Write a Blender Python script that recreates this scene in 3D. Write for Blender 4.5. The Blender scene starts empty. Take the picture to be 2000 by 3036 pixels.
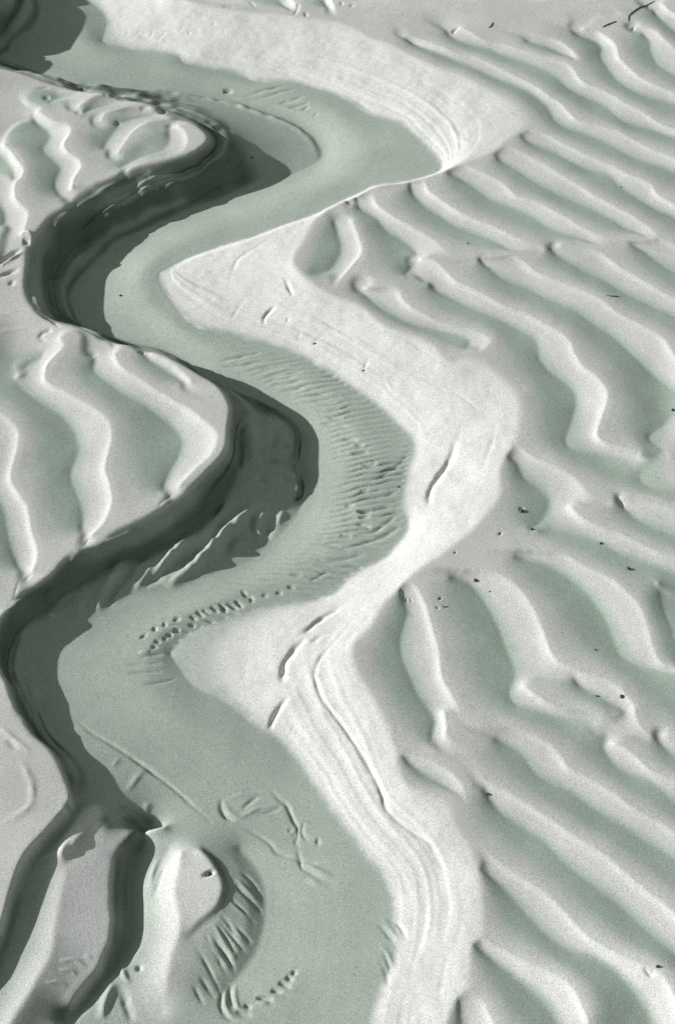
import bpy, bmesh, math, random
import numpy as np

scene = bpy.context.scene

# ------------------------------------------------------------------ camera
PITCH = math.radians(48.0)
DIST = 46.0
cam_data = bpy.data.cameras.new('camera')
cam_data.sensor_fit = 'VERTICAL'
cam_data.angle_y = 2 * math.atan(0.231)
cam_data.clip_start = 0.5
cam_data.clip_end = 2000
cam = bpy.data.objects.new('camera', cam_data)
scene.collection.objects.link(cam)
cam.location = (0, -DIST * math.cos(PITCH), DIST * math.sin(PITCH))
cam.rotation_euler = (math.pi / 2 - PITCH, 0, 0)
scene.camera = cam

# ------------------------------------------------------------------ sky, sun, exposure
SUN_ELEV = math.radians(22.0)
SUN_AZ = math.radians(174.0)          # direction the light comes from, counter-clockwise from +X
world = bpy.data.worlds.new('World')
scene.world = world
world.use_nodes = True
nt = world.node_tree
nt.nodes.clear()
sky = nt.nodes.new('ShaderNodeTexSky')
sky.sky_type = 'NISHITA'
sky.sun_disc = False
sky.sun_elevation = SUN_ELEV
sky.sun_rotation = math.pi / 2 - SUN_AZ
grey = nt.nodes.new('ShaderNodeHueSaturation')        # the photograph is toned: a near-neutral, faintly green sky
grey.inputs['Saturation'].default_value = 0.0
tone = nt.nodes.new('ShaderNodeMixRGB')
tone.blend_type = 'MULTIPLY'
tone.inputs[0].default_value = 1.0
tone.inputs[2].default_value = (0.86, 1.0, 0.90, 1)
bg = nt.nodes.new('ShaderNodeBackground')
bg.inputs['Strength'].default_value = 0.065
wout = nt.nodes.new('ShaderNodeOutputWorld')
nt.links.new(sky.outputs[0], grey.inputs['Color'])
nt.links.new(grey.outputs[0], tone.inputs[1])
nt.links.new(tone.outputs[0], bg.inputs['Color'])
nt.links.new(bg.outputs[0], wout.inputs['Surface'])

sun_data = bpy.data.lights.new('sun', 'SUN')
sun_data.energy = 4.5
sun_data.angle = math.radians(0.6)
sun_data.color = (1.0, 0.985, 0.975)
sun = bpy.data.objects.new('sun', sun_data)
scene.collection.objects.link(sun)
sun.location = (-30, 0, 20)
sun.rotation_euler = (math.pi / 2 - SUN_ELEV, 0, SUN_AZ + math.pi / 2)

scene.view_settings.view_transform = 'Standard'
scene.view_settings.look = 'None'
scene.view_settings.gamma = 1.0
scene.view_settings.exposure = 0.35

# ------------------------------------------------------------------ survey of the place, in metres
MACRO = [
    [(-4.55, 18.8, -0.24, 1), (-3.89, 18.4, -0.24, 1), (-3.21, 18.13, -0.24, 1), (-2.66, 17.96, -0.24, 1), (-2.31, 17.89, -0.24, 1), (-1.51, 17.79, -0.24, 1), (-0.84, 17.63, -0.24, 1), (-0.13, 17.53, -0.24, 1), (0.45, 17.16, -0.24, 1), (0.84, 16.77, -0.24, 1), (1.34, 16.51, -0.24, 1), (1.8, 16.1, -0.24, 1), (2.37, 15.65, -0.24, 1), (2.58, 15.49, -0.24, 1), (3.15, 15.21, -0.24, 1), (3.7, 14.71, -0.24, 1), (4.25, 14.28, -0.24, 1), (4.57, 13.91, -0.24, 1), (4.74, 13.55, -0.24, 1), (4.74, 13.01, -0.24, 1), (4.43, 12.74, -0.24, 1), (4.14, 12.45, -0.24, 1), (3.76, 12.01, -0.24, 1), (3.09, 11.67, -0.24, 1), (2.68, 11.44, -0.24, 1), (2.43, 11.27, -0.24, 1), (1.69, 10.93, -0.24, 1), (0.96, 10.79, -0.24, 1), (0.42, 10.39, -0.24, 1), (0.06, 10.17, -0.24, 1), (-0.48, 9.65, -0.24, 1), (-0.79, 8.78, -0.24, 1), (-1.03, 8.15, -0.24, 1), (-0.85, 7.68, -0.24, 1), (-0.64, 7.42, -0.24, 1), (-0.14, 6.96, -0.24, 1), (0.4, 6.65, -0.24, 1), (0.74, 6.3, -0.24, 1), (1.01, 5.95, -0.24, 1), (1.58, 5.65, -0.24, 1), (2.08, 5.36, -0.24, 1), (2.33, 4.92, -0.24, 1), (2.46, 4.78, -0.24, 1), (2.76, 4.92, -0.24, 1), (3.2, 4.97, -0.24, 1), (3.39, 4.58, -0.24, 1), (3.7, 4.2, -0.24, 1), (3.94, 3.78, -0.24, 1), (4.02, 3.36, -0.24, 1), (3.96, 2.81, -0.24, 1), (3.87, 2.31, -0.24, 1), (3.79, 2.18, -0.24, 1), (3.61, 1.82, -0.24, 1), (3.43, 1.34, -0.24, 1), (3.43, 0.69, -0.24, 1), (3.15, 0.2, -0.24, 1), (2.85, -0.24, -0.24, 1), (2.8, -0.33, -0.24, 1), (2.59, -0.52, -0.24, 1), (2.27, -0.82, -0.24, 1), (2.08, -1.03, -0.24, 1), (1.8, -1.23, -0.24, 1), (1.58, -1.44, -0.24, 1), (1.4, -1.64, -0.24, 1), (1.24, -1.88, -0.24, 1), (0.96, -2.23, -0.24, 1), (0.8, -2.55, -0.24, 1), (0.59, -2.97, -0.24, 1), (0.35, -3.24, -0.24, 1), (0.29, -3.47, -0.24, 1), (0.34, -3.81, -0.24, 1), (0.46, -4.18, -0.24, 1), (0.49, -4.18, -0.24, 1), (0.75, -4.74, -0.24, 1), (0.94, -5.24, -0.24, 1), (1.05, -5.64, -0.24, 1), (1.14, -5.95, -0.24, 1), (1.13, -6.23, -0.24, 1), (1.24, -6.58, -0.24, 1), (1.35, -6.72, -0.24, 1), (1.74, -6.89, -0.24, 1), (2.13, -7.03, -0.24, 1), (2.14, -7.26, -0.24, 1), (2.16, -7.53, -0.24, 1), (2.26, -7.73, -0.24, 1), (2.39, -7.93, -0.24, 1), (2.5, -8.14, -0.24, 1), (2.49, -8.18, -0.24, 1), (2.56, -8.54, -0.24, 1), (2.59, -8.92, -0.24, 1), (2.61, -9.33, -0.24, 1), (2.62, -9.64, -0.24, 1), (2.58, -9.99, -0.24, 1), (2.38, -10.11, -0.24, 1), (2.34, -10.38, -0.24, 1), (2.32, -10.78, -0.24, 1), (2.34, -11.01, -0.24, 1), (2.11, -11.19, -0.24, 1), (1.97, -11.43, -0.24, 1), (1.88, -11.7, -0.24, 1), (1.74, -12.09, -0.24, 1)],
    [(-0.48, 9.66, -0.25, 0.9), (-0.84, 9.57, -0.287, 0.9), (-1.37, 9.36, -0.343, 0.9), (-2.08, 9.02, -0.419, 0.9), (-2.78, 8.78, -0.494, 0.9), (-3.33, 8.55, -0.552, 0.9), (-3.74, 8.29, -0.6, 0.9)],
    [(-7.07, 19.93, -0.64, 0.5), (-6.63, 18.97, -0.64, 0.5), (-6.37, 18.63, -0.64, 0.5), (-6.09, 18.09, -0.64, 0.5), (-6.12, 17.36, -0.64, 0.5), (-6.1, 17.1, -0.64, 0.5), (-5.65, 16.9, -0.64, 0.5), (-5.05, 16.7, -0.64, 0.5), (-4.46, 16.64, -0.64, 0.5), (-4.1, 16.51, -0.64, 0.5), (-4.01, 16.25, -0.64, 0.5), (-3.73, 16.06, -0.64, 0.5), (-3.06, 15.9, -0.64, 0.5), (-2.6, 15.74, -0.64, 0.5), (-2.26, 15.52, -0.64, 0.5), (-1.87, 15.4, -0.64, 0.5), (-1.37, 15.43, -0.64, 0.5), (-0.9, 15.3, -0.64, 0.5)],
    [(-0.9, 15.3, -0.64, 0.5), (-0.52, 15.1, -0.625, 0.5), (-0.13, 14.89, -0.61, 0.5), (0.18, 14.62, -0.597, 0.5), (0.52, 14.23, -0.582, 0.5), (0.89, 13.91, -0.566, 0.5), (1.19, 13.74, -0.554, 0.5), (1.49, 13.67, -0.543, 0.5), (1.75, 13.32, -0.53, 0.5), (2, 12.89, -0.516, 0.5), (2.29, 12.45, -0.5, 0.5), (2.5, 12.09, -0.488, 0.5), (2.56, 11.76, -0.48, 0.5)],
    [(2.56, 11.76, -0.48, 0.5), (2.41, 11.59, -0.485, 0.5), (1.71, 11.28, -0.505, 0.5), (0.97, 11.16, -0.526, 0.5), (0.42, 10.78, -0.542, 0.5), (0.06, 10.57, -0.553, 0.5), (-0.38, 10.23, -0.567, 0.5), (-0.84, 9.97, -0.581, 0.5), (-1.38, 9.71, -0.597, 0.5), (-2.09, 9.3, -0.619, 0.5), (-2.8, 9, -0.64, 0.5)],
    [(-2.8, 9, -0.64, 0.5), (-3.34, 8.73, -0.64, 0.5), (-3.86, 8.36, -0.64, 0.5), (-4.16, 8.07, -0.64, 0.5), (-4.06, 7.55, -0.64, 0.5), (-3.79, 7.09, -0.64, 0.5), (-3.6, 6.68, -0.64, 0.5), (-3.24, 6.28, -0.64, 0.5), (-2.81, 6.08, -0.64, 0.5), (-2.33, 5.98, -0.64, 0.5), (-2, 5.73, -0.64, 0.5), (-1.65, 5.73, -0.64, 0.5), (-1.21, 5.53, -0.64, 0.5), (-0.8, 5.29, -0.64, 0.5), (-0.35, 4.95, -0.64, 0.5), (0.05, 4.61, -0.64, 0.5), (0.49, 4.18, -0.64, 0.5), (0.89, 3.76, -0.64, 0.5), (1.21, 3.34, -0.64, 0.5), (1.53, 2.88, -0.64, 0.5), (1.66, 2.52, -0.64, 0.5), (1.54, 1.93, -0.64, 0.5), (1.43, 1.27, -0.64, 0.5), (1.33, 0.75, -0.64, 0.5), (1.48, 0.32, -0.64, 0.5), (1.38, -0.1, -0.64, 0.5), (1.15, -0.48, -0.64, 0.5), (0.83, -0.81, -0.64, 0.5), (0.36, -1.14, -0.64, 0.5), (-0.01, -1.58, -0.64, 0.5), (-0.41, -1.82, -0.64, 0.5), (-0.93, -1.94, -0.64, 0.5), (-1.48, -2.06, -0.64, 0.5), (-1.94, -2.22, -0.64, 0.5), (-2.39, -2.42, -0.64, 0.5), (-2.85, -2.65, -0.64, 0.5), (-3.15, -2.92, -0.64, 0.5), (-3.34, -3.23, -0.64, 0.5)],
    [(-3.34, -3.23, -0.64, 0.5), (-3.11, -3.66, -0.632, 0.5), (-2.79, -4.08, -0.622, 0.5), (-2.34, -4.34, -0.611, 0.5), (-1.98, -4.65, -0.602, 0.5), (-1.96, -4.65, -0.601, 0.5), (-1.71, -4.95, -0.594, 0.5), (-1.32, -5.24, -0.584, 0.5), (-1.12, -5.42, -0.579, 0.5), (-0.82, -5.86, -0.569, 0.5), (-0.53, -6.32, -0.558, 0.5), (-0.24, -6.88, -0.546, 0.5), (0.04, -7.37, -0.535, 0.5), (0.32, -7.87, -0.523, 0.5), (0.46, -8.03, -0.519, 0.5), (0.74, -8.39, -0.509, 0.5), (0.92, -8.79, -0.5, 0.5), (1, -9.24, -0.491, 0.5), (0.94, -9.75, -0.48, 0.5), (0.98, -10.25, -0.47, 0.5), (0.84, -10.65, -0.461, 0.5), (0.68, -11.04, -0.452, 0.5), (0.51, -11.59, -0.439, 0.5), (0.43, -11.99, -0.43, 0.5)],
    [(-9.34, 15.45, 0, -1), (-8.54, 15.17, 0, -1), (-7.96, 14.98, 0, -1), (-7.55, 14.76, 0, -1), (-6.96, 14.46, 0, -1), (-6.57, 14.27, 0, -1), (-5.87, 14.09, 0, -1), (-5.41, 13.87, 0, -1), (-4.79, 13.66, 0, -1), (-4.33, 13.33, 0, -1), (-4.05, 13, 0, -1), (-3.68, 12.93, 0, -1), (-3.37, 12.65, 0, -1), (-3.19, 12.35, 0, -1), (-3.31, 12.06, 0, -1), (-3.62, 11.74, 0, -1), (-4.16, 11.48, 0, -1), (-4.69, 11.29, 0, -1), (-5.12, 11.09, 0, -1), (-5.36, 10.92, 0, -1), (-5.5, 10.8, 0, -1), (-5.84, 10.58, 0, -1), (-6.12, 10.38, 0, -1), (-6.28, 10.16, 0, -1), (-6.43, 9.83, 0, -1), (-6.76, 9.53, 0, -1), (-6.97, 9.1, 0, -1), (-7.13, 8.72, 0, -1), (-7.27, 8.3, 0, -1), (-7.23, 7.88, 0, -1), (-7.22, 7.46, 0, -1), (-7.2, 7.05, 0, -1), (-7.09, 6.59, 0, -1), (-6.88, 6.24, 0, -1), (-6.66, 5.99, 0, -1), (-6.4, 5.79, 0, -1), (-6.09, 5.72, 0, -1), (-5.78, 5.59, 0, -1), (-5.46, 5.4, 0, -1), (-5.32, 5.25, 0, -1), (-4.83, 5.08, 0, -1), (-4.42, 4.91, 0, -1), (-4.15, 4.82, 0, -1), (-3.81, 4.67, 0, -1), (-3.46, 4.41, 0, -1), (-3.11, 4.12, 0, -1), (-2.77, 3.87, 0, -1), (-2.57, 3.63, 0, -1), (-2.42, 3.31, 0, -1), (-2.33, 2.94, 0, -1), (-2.35, 2.44, 0, -1), (-2.36, 1.99, 0, -1), (-2.46, 1.64, 0, -1), (-2.71, 1.29, 0, -1), (-3.04, 0.85, 0, -1), (-3.43, 0.42, 0, -1), (-3.73, 0.13, 0, -1), (-4.02, -0.12, 0, -1), (-4.47, -0.42, 0, -1), (-4.83, -0.71, 0, -1), (-5.18, -0.91, 0, -1), (-5.53, -1.2, 0, -1), (-5.77, -1.6, 0, -1), (-6.05, -1.88, 0, -1), (-6.33, -2.12, 0, -1), (-6.49, -2.35, 0, -1), (-6.61, -2.63, 0, -1), (-6.71, -2.82, 0, -1), (-6.85, -3.24, 0, -1), (-6.76, -3.81, 0, -1), (-6.57, -4.18, 0, -1), (-6.41, -4.48, 0, -1), (-6.29, -4.88, 0, -1), (-6.2, -5.13, 0, -1), (-6.02, -5.39, 0, -1), (-5.82, -5.71, 0, -1), (-5.51, -5.99, 0, -1), (-5.34, -6.23, 0, -1), (-5.2, -6.54, 0, -1), (-5.06, -6.85, 0, -1), (-4.98, -7.02, 0, -1), (-4.95, -7.29, 0, -1), (-5.12, -7.53, 0, -1), (-5.36, -7.92, 0, -1), (-5.58, -8.25, 0, -1), (-5.65, -8.37, 0, -1), (-5.76, -8.66, 0, -1), (-5.85, -9.14, 0, -1), (-5.91, -9.61, 0, -1), (-5.96, -9.92, 0, -1), (-6.06, -10.28, 0, -1), (-6.19, -11.06, 0, -1), (-6.72, -12.79, 0, -1), (-7.33, -13.88, 0, -1)],
    [(-7.65, -4.99, 0, -1), (-6.38, -6.13, 0, -1), (-5.87, -6.95, 0, -1), (-5.87, -7.59, 0, -1), (-6.3, -8.25, 0, -1), (-7.67, -9.37, 0, -1)],
    [(-9.54, 16.59, -0.6, -0.5), (-8.72, 16.26, -0.6, -0.5), (-8.12, 16.01, -0.6, -0.5), (-7.67, 15.75, -0.6, -0.5), (-7.09, 15.41, -0.6, -0.5), (-6.62, 15.25, -0.6, -0.5)],
    [(-6.45, 15.11, -0.55, -0.6), (-5.53, 15.03, -0.586, -0.6), (-4.76, 14.97, -0.616, -0.6), (-3.99, 14.85, -0.646, -0.6), (-3.21, 14.68, -0.676, -0.6), (-2.57, 14.51, -0.702, -0.6), (-2.03, 14.23, -0.724, -0.6), (-1.46, 13.96, -0.747, -0.6), (-1.07, 13.68, -0.764, -0.6), (-0.77, 13.34, -0.779, -0.6), (-0.62, 13.05, -0.789, -0.6), (-0.5, 12.65, -0.8, -0.6)],
    [(-6.47, 15.31, -0.62, -0.5), (-5.54, 15.24, -0.65, -0.5), (-4.77, 15.17, -0.675, -0.5), (-4, 15.06, -0.701, -0.5), (-3.22, 14.87, -0.726, -0.5), (-2.58, 14.73, -0.748, -0.5), (-2.04, 14.44, -0.766, -0.5), (-1.46, 14.16, -0.786, -0.5), (-1.04, 13.88, -0.801, -0.5), (-0.7, 13.5, -0.815, -0.5), (-0.48, 13.13, -0.826, -0.5), (-0.37, 12.7, -0.836, -0.5), (-0.54, 12.36, -0.845, -0.5), (-0.83, 12.16, -0.856, -0.5), (-1.2, 11.95, -0.87, -0.5)],
    [(-1.2, 11.95, -0.87, -0.5), (-1.42, 11.85, -0.87, -0.5), (-2.15, 11.45, -0.868, -0.5), (-2.88, 11.02, -0.866, -0.5), (-3.26, 10.82, -0.866, -0.5), (-3.79, 10.48, -0.864, -0.5), (-4.32, 10.09, -0.863, -0.5), (-4.77, 9.76, -0.862, -0.5), (-5.29, 9.46, -0.861, -0.5), (-5.51, 9.06, -0.86, -0.5), (-5.77, 8.63, -0.859, -0.5), (-5.96, 8.31, -0.859, -0.5), (-6.14, 7.89, -0.858, -0.5), (-6.21, 7.53, -0.857, -0.5), (-6.07, 7.01, -0.857, -0.5), (-5.9, 6.61, -0.856, -0.5), (-5.6, 6.38, -0.855, -0.5), (-4.96, 6.05, -0.854, -0.5), (-4.54, 5.88, -0.853, -0.5), (-4.08, 5.75, -0.852, -0.5), (-3.73, 5.55, -0.851, -0.5), (-3.27, 5.16, -0.85, -0.5)],
    [(-3.27, 5.16, -0.85, -0.5), (-2.82, 4.68, -0.85, -0.5), (-2.44, 4.49, -0.85, -0.5), (-2.03, 4.27, -0.85, -0.5), (-1.59, 4.01, -0.85, -0.5), (-1.18, 3.68, -0.85, -0.5), (-0.88, 3.31, -0.85, -0.5), (-0.76, 2.9, -0.85, -0.5), (-0.8, 2.4, -0.85, -0.5), (-0.8, 2.04, -0.85, -0.5), (-0.69, 1.59, -0.85, -0.5), (-0.71, 1.29, -0.85, -0.5), (-0.78, 0.9, -0.85, -0.5)],
    [(-0.78, 0.9, -0.85, -0.5), (-0.97, 0.45, -0.832, -0.5), (-1.37, -0.13, -0.803, -0.5), (-1.68, -0.52, -0.782, -0.5), (-1.98, -0.78, -0.764, -0.5), (-2.44, -1.01, -0.739, -0.5), (-2.92, -1.28, -0.713, -0.5), (-3.58, -1.55, -0.678, -0.5), (-4.21, -1.78, -0.644, -0.5), (-4.73, -2.26, -0.611, -0.5), (-4.89, -2.45, -0.6, -0.5)],
    [(-4.89, -2.45, -0.6, -0.5), (-5.27, -2.78, -0.574, -0.5), (-5.62, -2.91, -0.554, -0.5), (-5.84, -3.12, -0.539, -0.5), (-5.93, -3.59, -0.518, -0.5), (-5.91, -4.04, -0.499, -0.5), (-5.88, -4.1, -0.496, -0.5), (-5.81, -4.56, -0.477, -0.5), (-5.68, -4.97, -0.458, -0.5), (-5.52, -5.35, -0.44, -0.5), (-5.23, -5.68, -0.42, -0.5), (-4.94, -5.98, -0.4, -0.5)],
    [(-2.42, 4.12, -0.6, -0.7), (-2.12, 3.97, -0.608, -0.7), (-1.68, 3.71, -0.62, -0.7), (-1.27, 3.38, -0.633, -0.7), (-0.97, 3.06, -0.642, -0.7), (-0.87, 2.71, -0.65, -0.7), (-0.91, 2.26, -0.658, -0.7), (-0.92, 1.91, -0.665, -0.7), (-0.82, 1.48, -0.674, -0.7), (-0.77, 1.2, -0.68, -0.7)],
    [(-2.08, 2.75, -0.55, -0.74), (-2.12, 1.84, -0.544, -0.74), (-2.32, 1.05, -0.539, -0.74), (-2.72, 0.18, -0.532, -0.74), (-3.5, -0.58, -0.524, -0.74), (-4.56, -1.12, -0.513, -0.74), (-5.29, -1.69, -0.505, -0.74), (-5.7, -2.22, -0.5, -0.74)],
    [(-5.7, -2.22, -0.5, -0.74), (-6.2, -2.69, -0.451, -0.74), (-6.44, -3.3, -0.409, -0.74), (-6.44, -3.89, -0.374, -0.74), (-6.24, -4.36, -0.344, -0.74), (-6.11, -4.75, -0.32, -0.74)],
    [(-9.34, 20.22, 0.4, -1), (-9.08, 18.96, 0.4, -1), (-8.96, 18.56, 0.4, -1), (-8.98, 17.61, 0.4, -1), (-9.26, 16.96, 0.4, -1), (-9.93, 16.05, 0.4, -1), (-10.82, 15.54, 0.4, -1)],
    [(-8.35, 20.65, -0.6, -0.5), (-7.99, 18.91, -0.6, -0.5), (-7.86, 18.37, -0.6, -0.5), (-8, 17.7, -0.6, -0.5), (-8.31, 17.24, -0.6, -0.5), (-8.5, 16.72, -0.6, -0.5), (-8.26, 16.26, -0.6, -0.5)],
    [(-4.94, -5.98, -0.4, -0.5), (-4.57, -6.39, -0.413, -0.5), (-4.32, -6.66, -0.421, -0.5), (-4.16, -6.96, -0.429, -0.5), (-4.17, -7.2, -0.434, -0.5), (-4.27, -7.43, -0.44, -0.5)],
    [(-4.68, -6.45, -0.42, -0.5), (-4.74, -6.72, -0.379, -0.5), (-4.83, -7.03, -0.33, -0.5)],
    [(-4.83, -7.03, -0.33, -0.5), (-4.95, -7.3, -0.326, -0.5), (-5.06, -7.56, -0.322, -0.5), (-5.26, -7.89, -0.317, -0.5), (-5.57, -8.29, -0.31, -0.5), (-5.69, -8.59, -0.305, -0.5), (-5.79, -9.04, -0.299, -0.5), (-5.85, -9.49, -0.293, -0.5), (-5.91, -9.86, -0.288, -0.5), (-6, -10.36, -0.281, -0.5), (-6.17, -11.06, -0.271, -0.5), (-6.54, -12.37, -0.25, -0.5)],
    [(-4.51, -7.11, -0.36, -0.98), (-4.71, -7.39, -0.293, -0.98), (-4.92, -7.79, -0.207, -0.98), (-5.03, -8.16, -0.136, -0.98), (-5.07, -8.22, -0.12, -0.98)],
    [(-4.39, -7.28, -0.36, -0.93), (-4.63, -7.65, -0.265, -0.93), (-4.84, -8.04, -0.17, -0.93)],
    [(-4.29, -7.48, -0.34, -0.98), (-4.57, -7.81, -0.316, -0.98), (-4.71, -8.09, -0.3, -0.98), (-4.91, -8.35, -0.282, -0.98), (-4.97, -8.91, -0.254, -0.98), (-5.04, -9.72, -0.213, -0.98), (-5.06, -10.36, -0.18, -0.98), (-5.25, -10.83, -0.152, -0.98), (-5.42, -11.29, -0.125, -0.98), (-5.61, -11.71, -0.098, -0.98), (-5.8, -12.33, -0.06, -0.98)],
    [(-3.21, -7.4, -0.48, -0.95), (-3.43, -7.49, -0.468, -0.95), (-3.65, -7.52, -0.457, -0.95), (-3.83, -7.74, -0.444, -0.95), (-4.01, -8, -0.43, -0.95), (-4.11, -8.19, -0.42, -0.95)],
    [(-4.11, -8.19, -0.42, -0.97), (-4.13, -8.65, -0.412, -0.97), (-4.11, -9.13, -0.404, -0.97), (-4.05, -9.55, -0.397, -0.97), (-4.05, -9.93, -0.391, -0.97), (-4.13, -10.24, -0.385, -0.97), (-4.23, -10.61, -0.378, -0.97), (-4.47, -10.97, -0.37, -0.97), (-4.7, -11.42, -0.36, -0.97), (-4.83, -11.69, -0.354, -0.97), (-5.14, -12.32, -0.34, -0.97)],
    [(-3.29, -7.36, -0.85, -0.5), (-3.57, -7.42, -0.847, -0.5), (-3.82, -7.92, -0.841, -0.5), (-3.85, -8.38, -0.836, -0.5), (-3.83, -9.03, -0.829, -0.5), (-3.8, -9.54, -0.823, -0.5), (-3.83, -9.85, -0.82, -0.5)],
    [(-3.83, -9.85, -0.82, -0.5), (-3.97, -10.15, -0.782, -0.5), (-4.16, -10.52, -0.734, -0.5), (-4.37, -10.86, -0.686, -0.5), (-4.58, -11.22, -0.636, -0.5), (-4.76, -11.55, -0.59, -0.5), (-5.03, -12.24, -0.5, -0.5)],
    [(-3.65, -10.35, -0.56, -0.72), (-3.85, -10.55, -0.545, -0.72), (-3.99, -10.68, -0.535, -0.72), (-4.1, -10.94, -0.52, -0.72), (-4.22, -11.13, -0.509, -0.72), (-4.4, -11.37, -0.493, -0.72), (-4.58, -11.68, -0.474, -0.72), (-4.82, -12.27, -0.44, -0.72)],
    [(-3.13, -7.88, -0.64, -0.75), (-3.31, -8.22, -0.628, -0.75), (-3.48, -8.49, -0.617, -0.75), (-3.48, -8.82, -0.607, -0.75), (-3.42, -9.17, -0.596, -0.75), (-3.42, -9.69, -0.58, -0.75), (-3.46, -9.97, -0.571, -0.75), (-3.63, -10.22, -0.56, -0.75)],
    [(-2.89, -8.09, -0.38, -0.975), (-2.93, -8.6, -0.388, -0.975), (-2.97, -8.98, -0.393, -0.975), (-2.85, -9.42, -0.4, -0.975), (-2.85, -9.85, -0.407, -0.975), (-2.95, -10.22, -0.413, -0.975), (-3.01, -10.67, -0.42, -0.975)],
    [(-3.01, -10.67, -0.42, -0.95), (-3.02, -11.09, -0.48, -0.95), (-3.06, -11.36, -0.52, -0.95)],
    [(-2.53, -8.01, -0.4, -0.96), (-2.33, -8.23, -0.406, -0.96), (-2.12, -8.65, -0.414, -0.96), (-2.08, -8.9, -0.419, -0.96), (-2.18, -9.22, -0.425, -0.96), (-2.42, -9.46, -0.432, -0.96), (-2.68, -9.77, -0.44, -0.96)],
    [(-2.5, -7.94, -0.5, -0.8), (-2.28, -8.17, -0.497, -0.8), (-2.06, -8.6, -0.493, -0.8), (-2.02, -8.87, -0.491, -0.8), (-2.13, -9.23, -0.487, -0.8), (-2.38, -9.49, -0.484, -0.8), (-2.64, -9.81, -0.48, -0.8)],
    [(-2.02, -8.07, -0.56, -0.6), (-1.81, -8.39, -0.557, -0.6), (-1.63, -8.88, -0.553, -0.6), (-1.65, -9.46, -0.549, -0.6), (-1.79, -9.99, -0.544, -0.6), (-2.02, -10.45, -0.54, -0.6)],
    [(-1.83, -7.83, -0.66, -0.5), (-1.57, -8.17, -0.655, -0.5), (-1.38, -8.53, -0.65, -0.5), (-1.32, -8.98, -0.645, -0.5), (-1.33, -9.53, -0.639, -0.5), (-1.48, -10.09, -0.632, -0.5), (-1.75, -10.55, -0.625, -0.5), (-2.01, -10.86, -0.62, -0.5)]]
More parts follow.
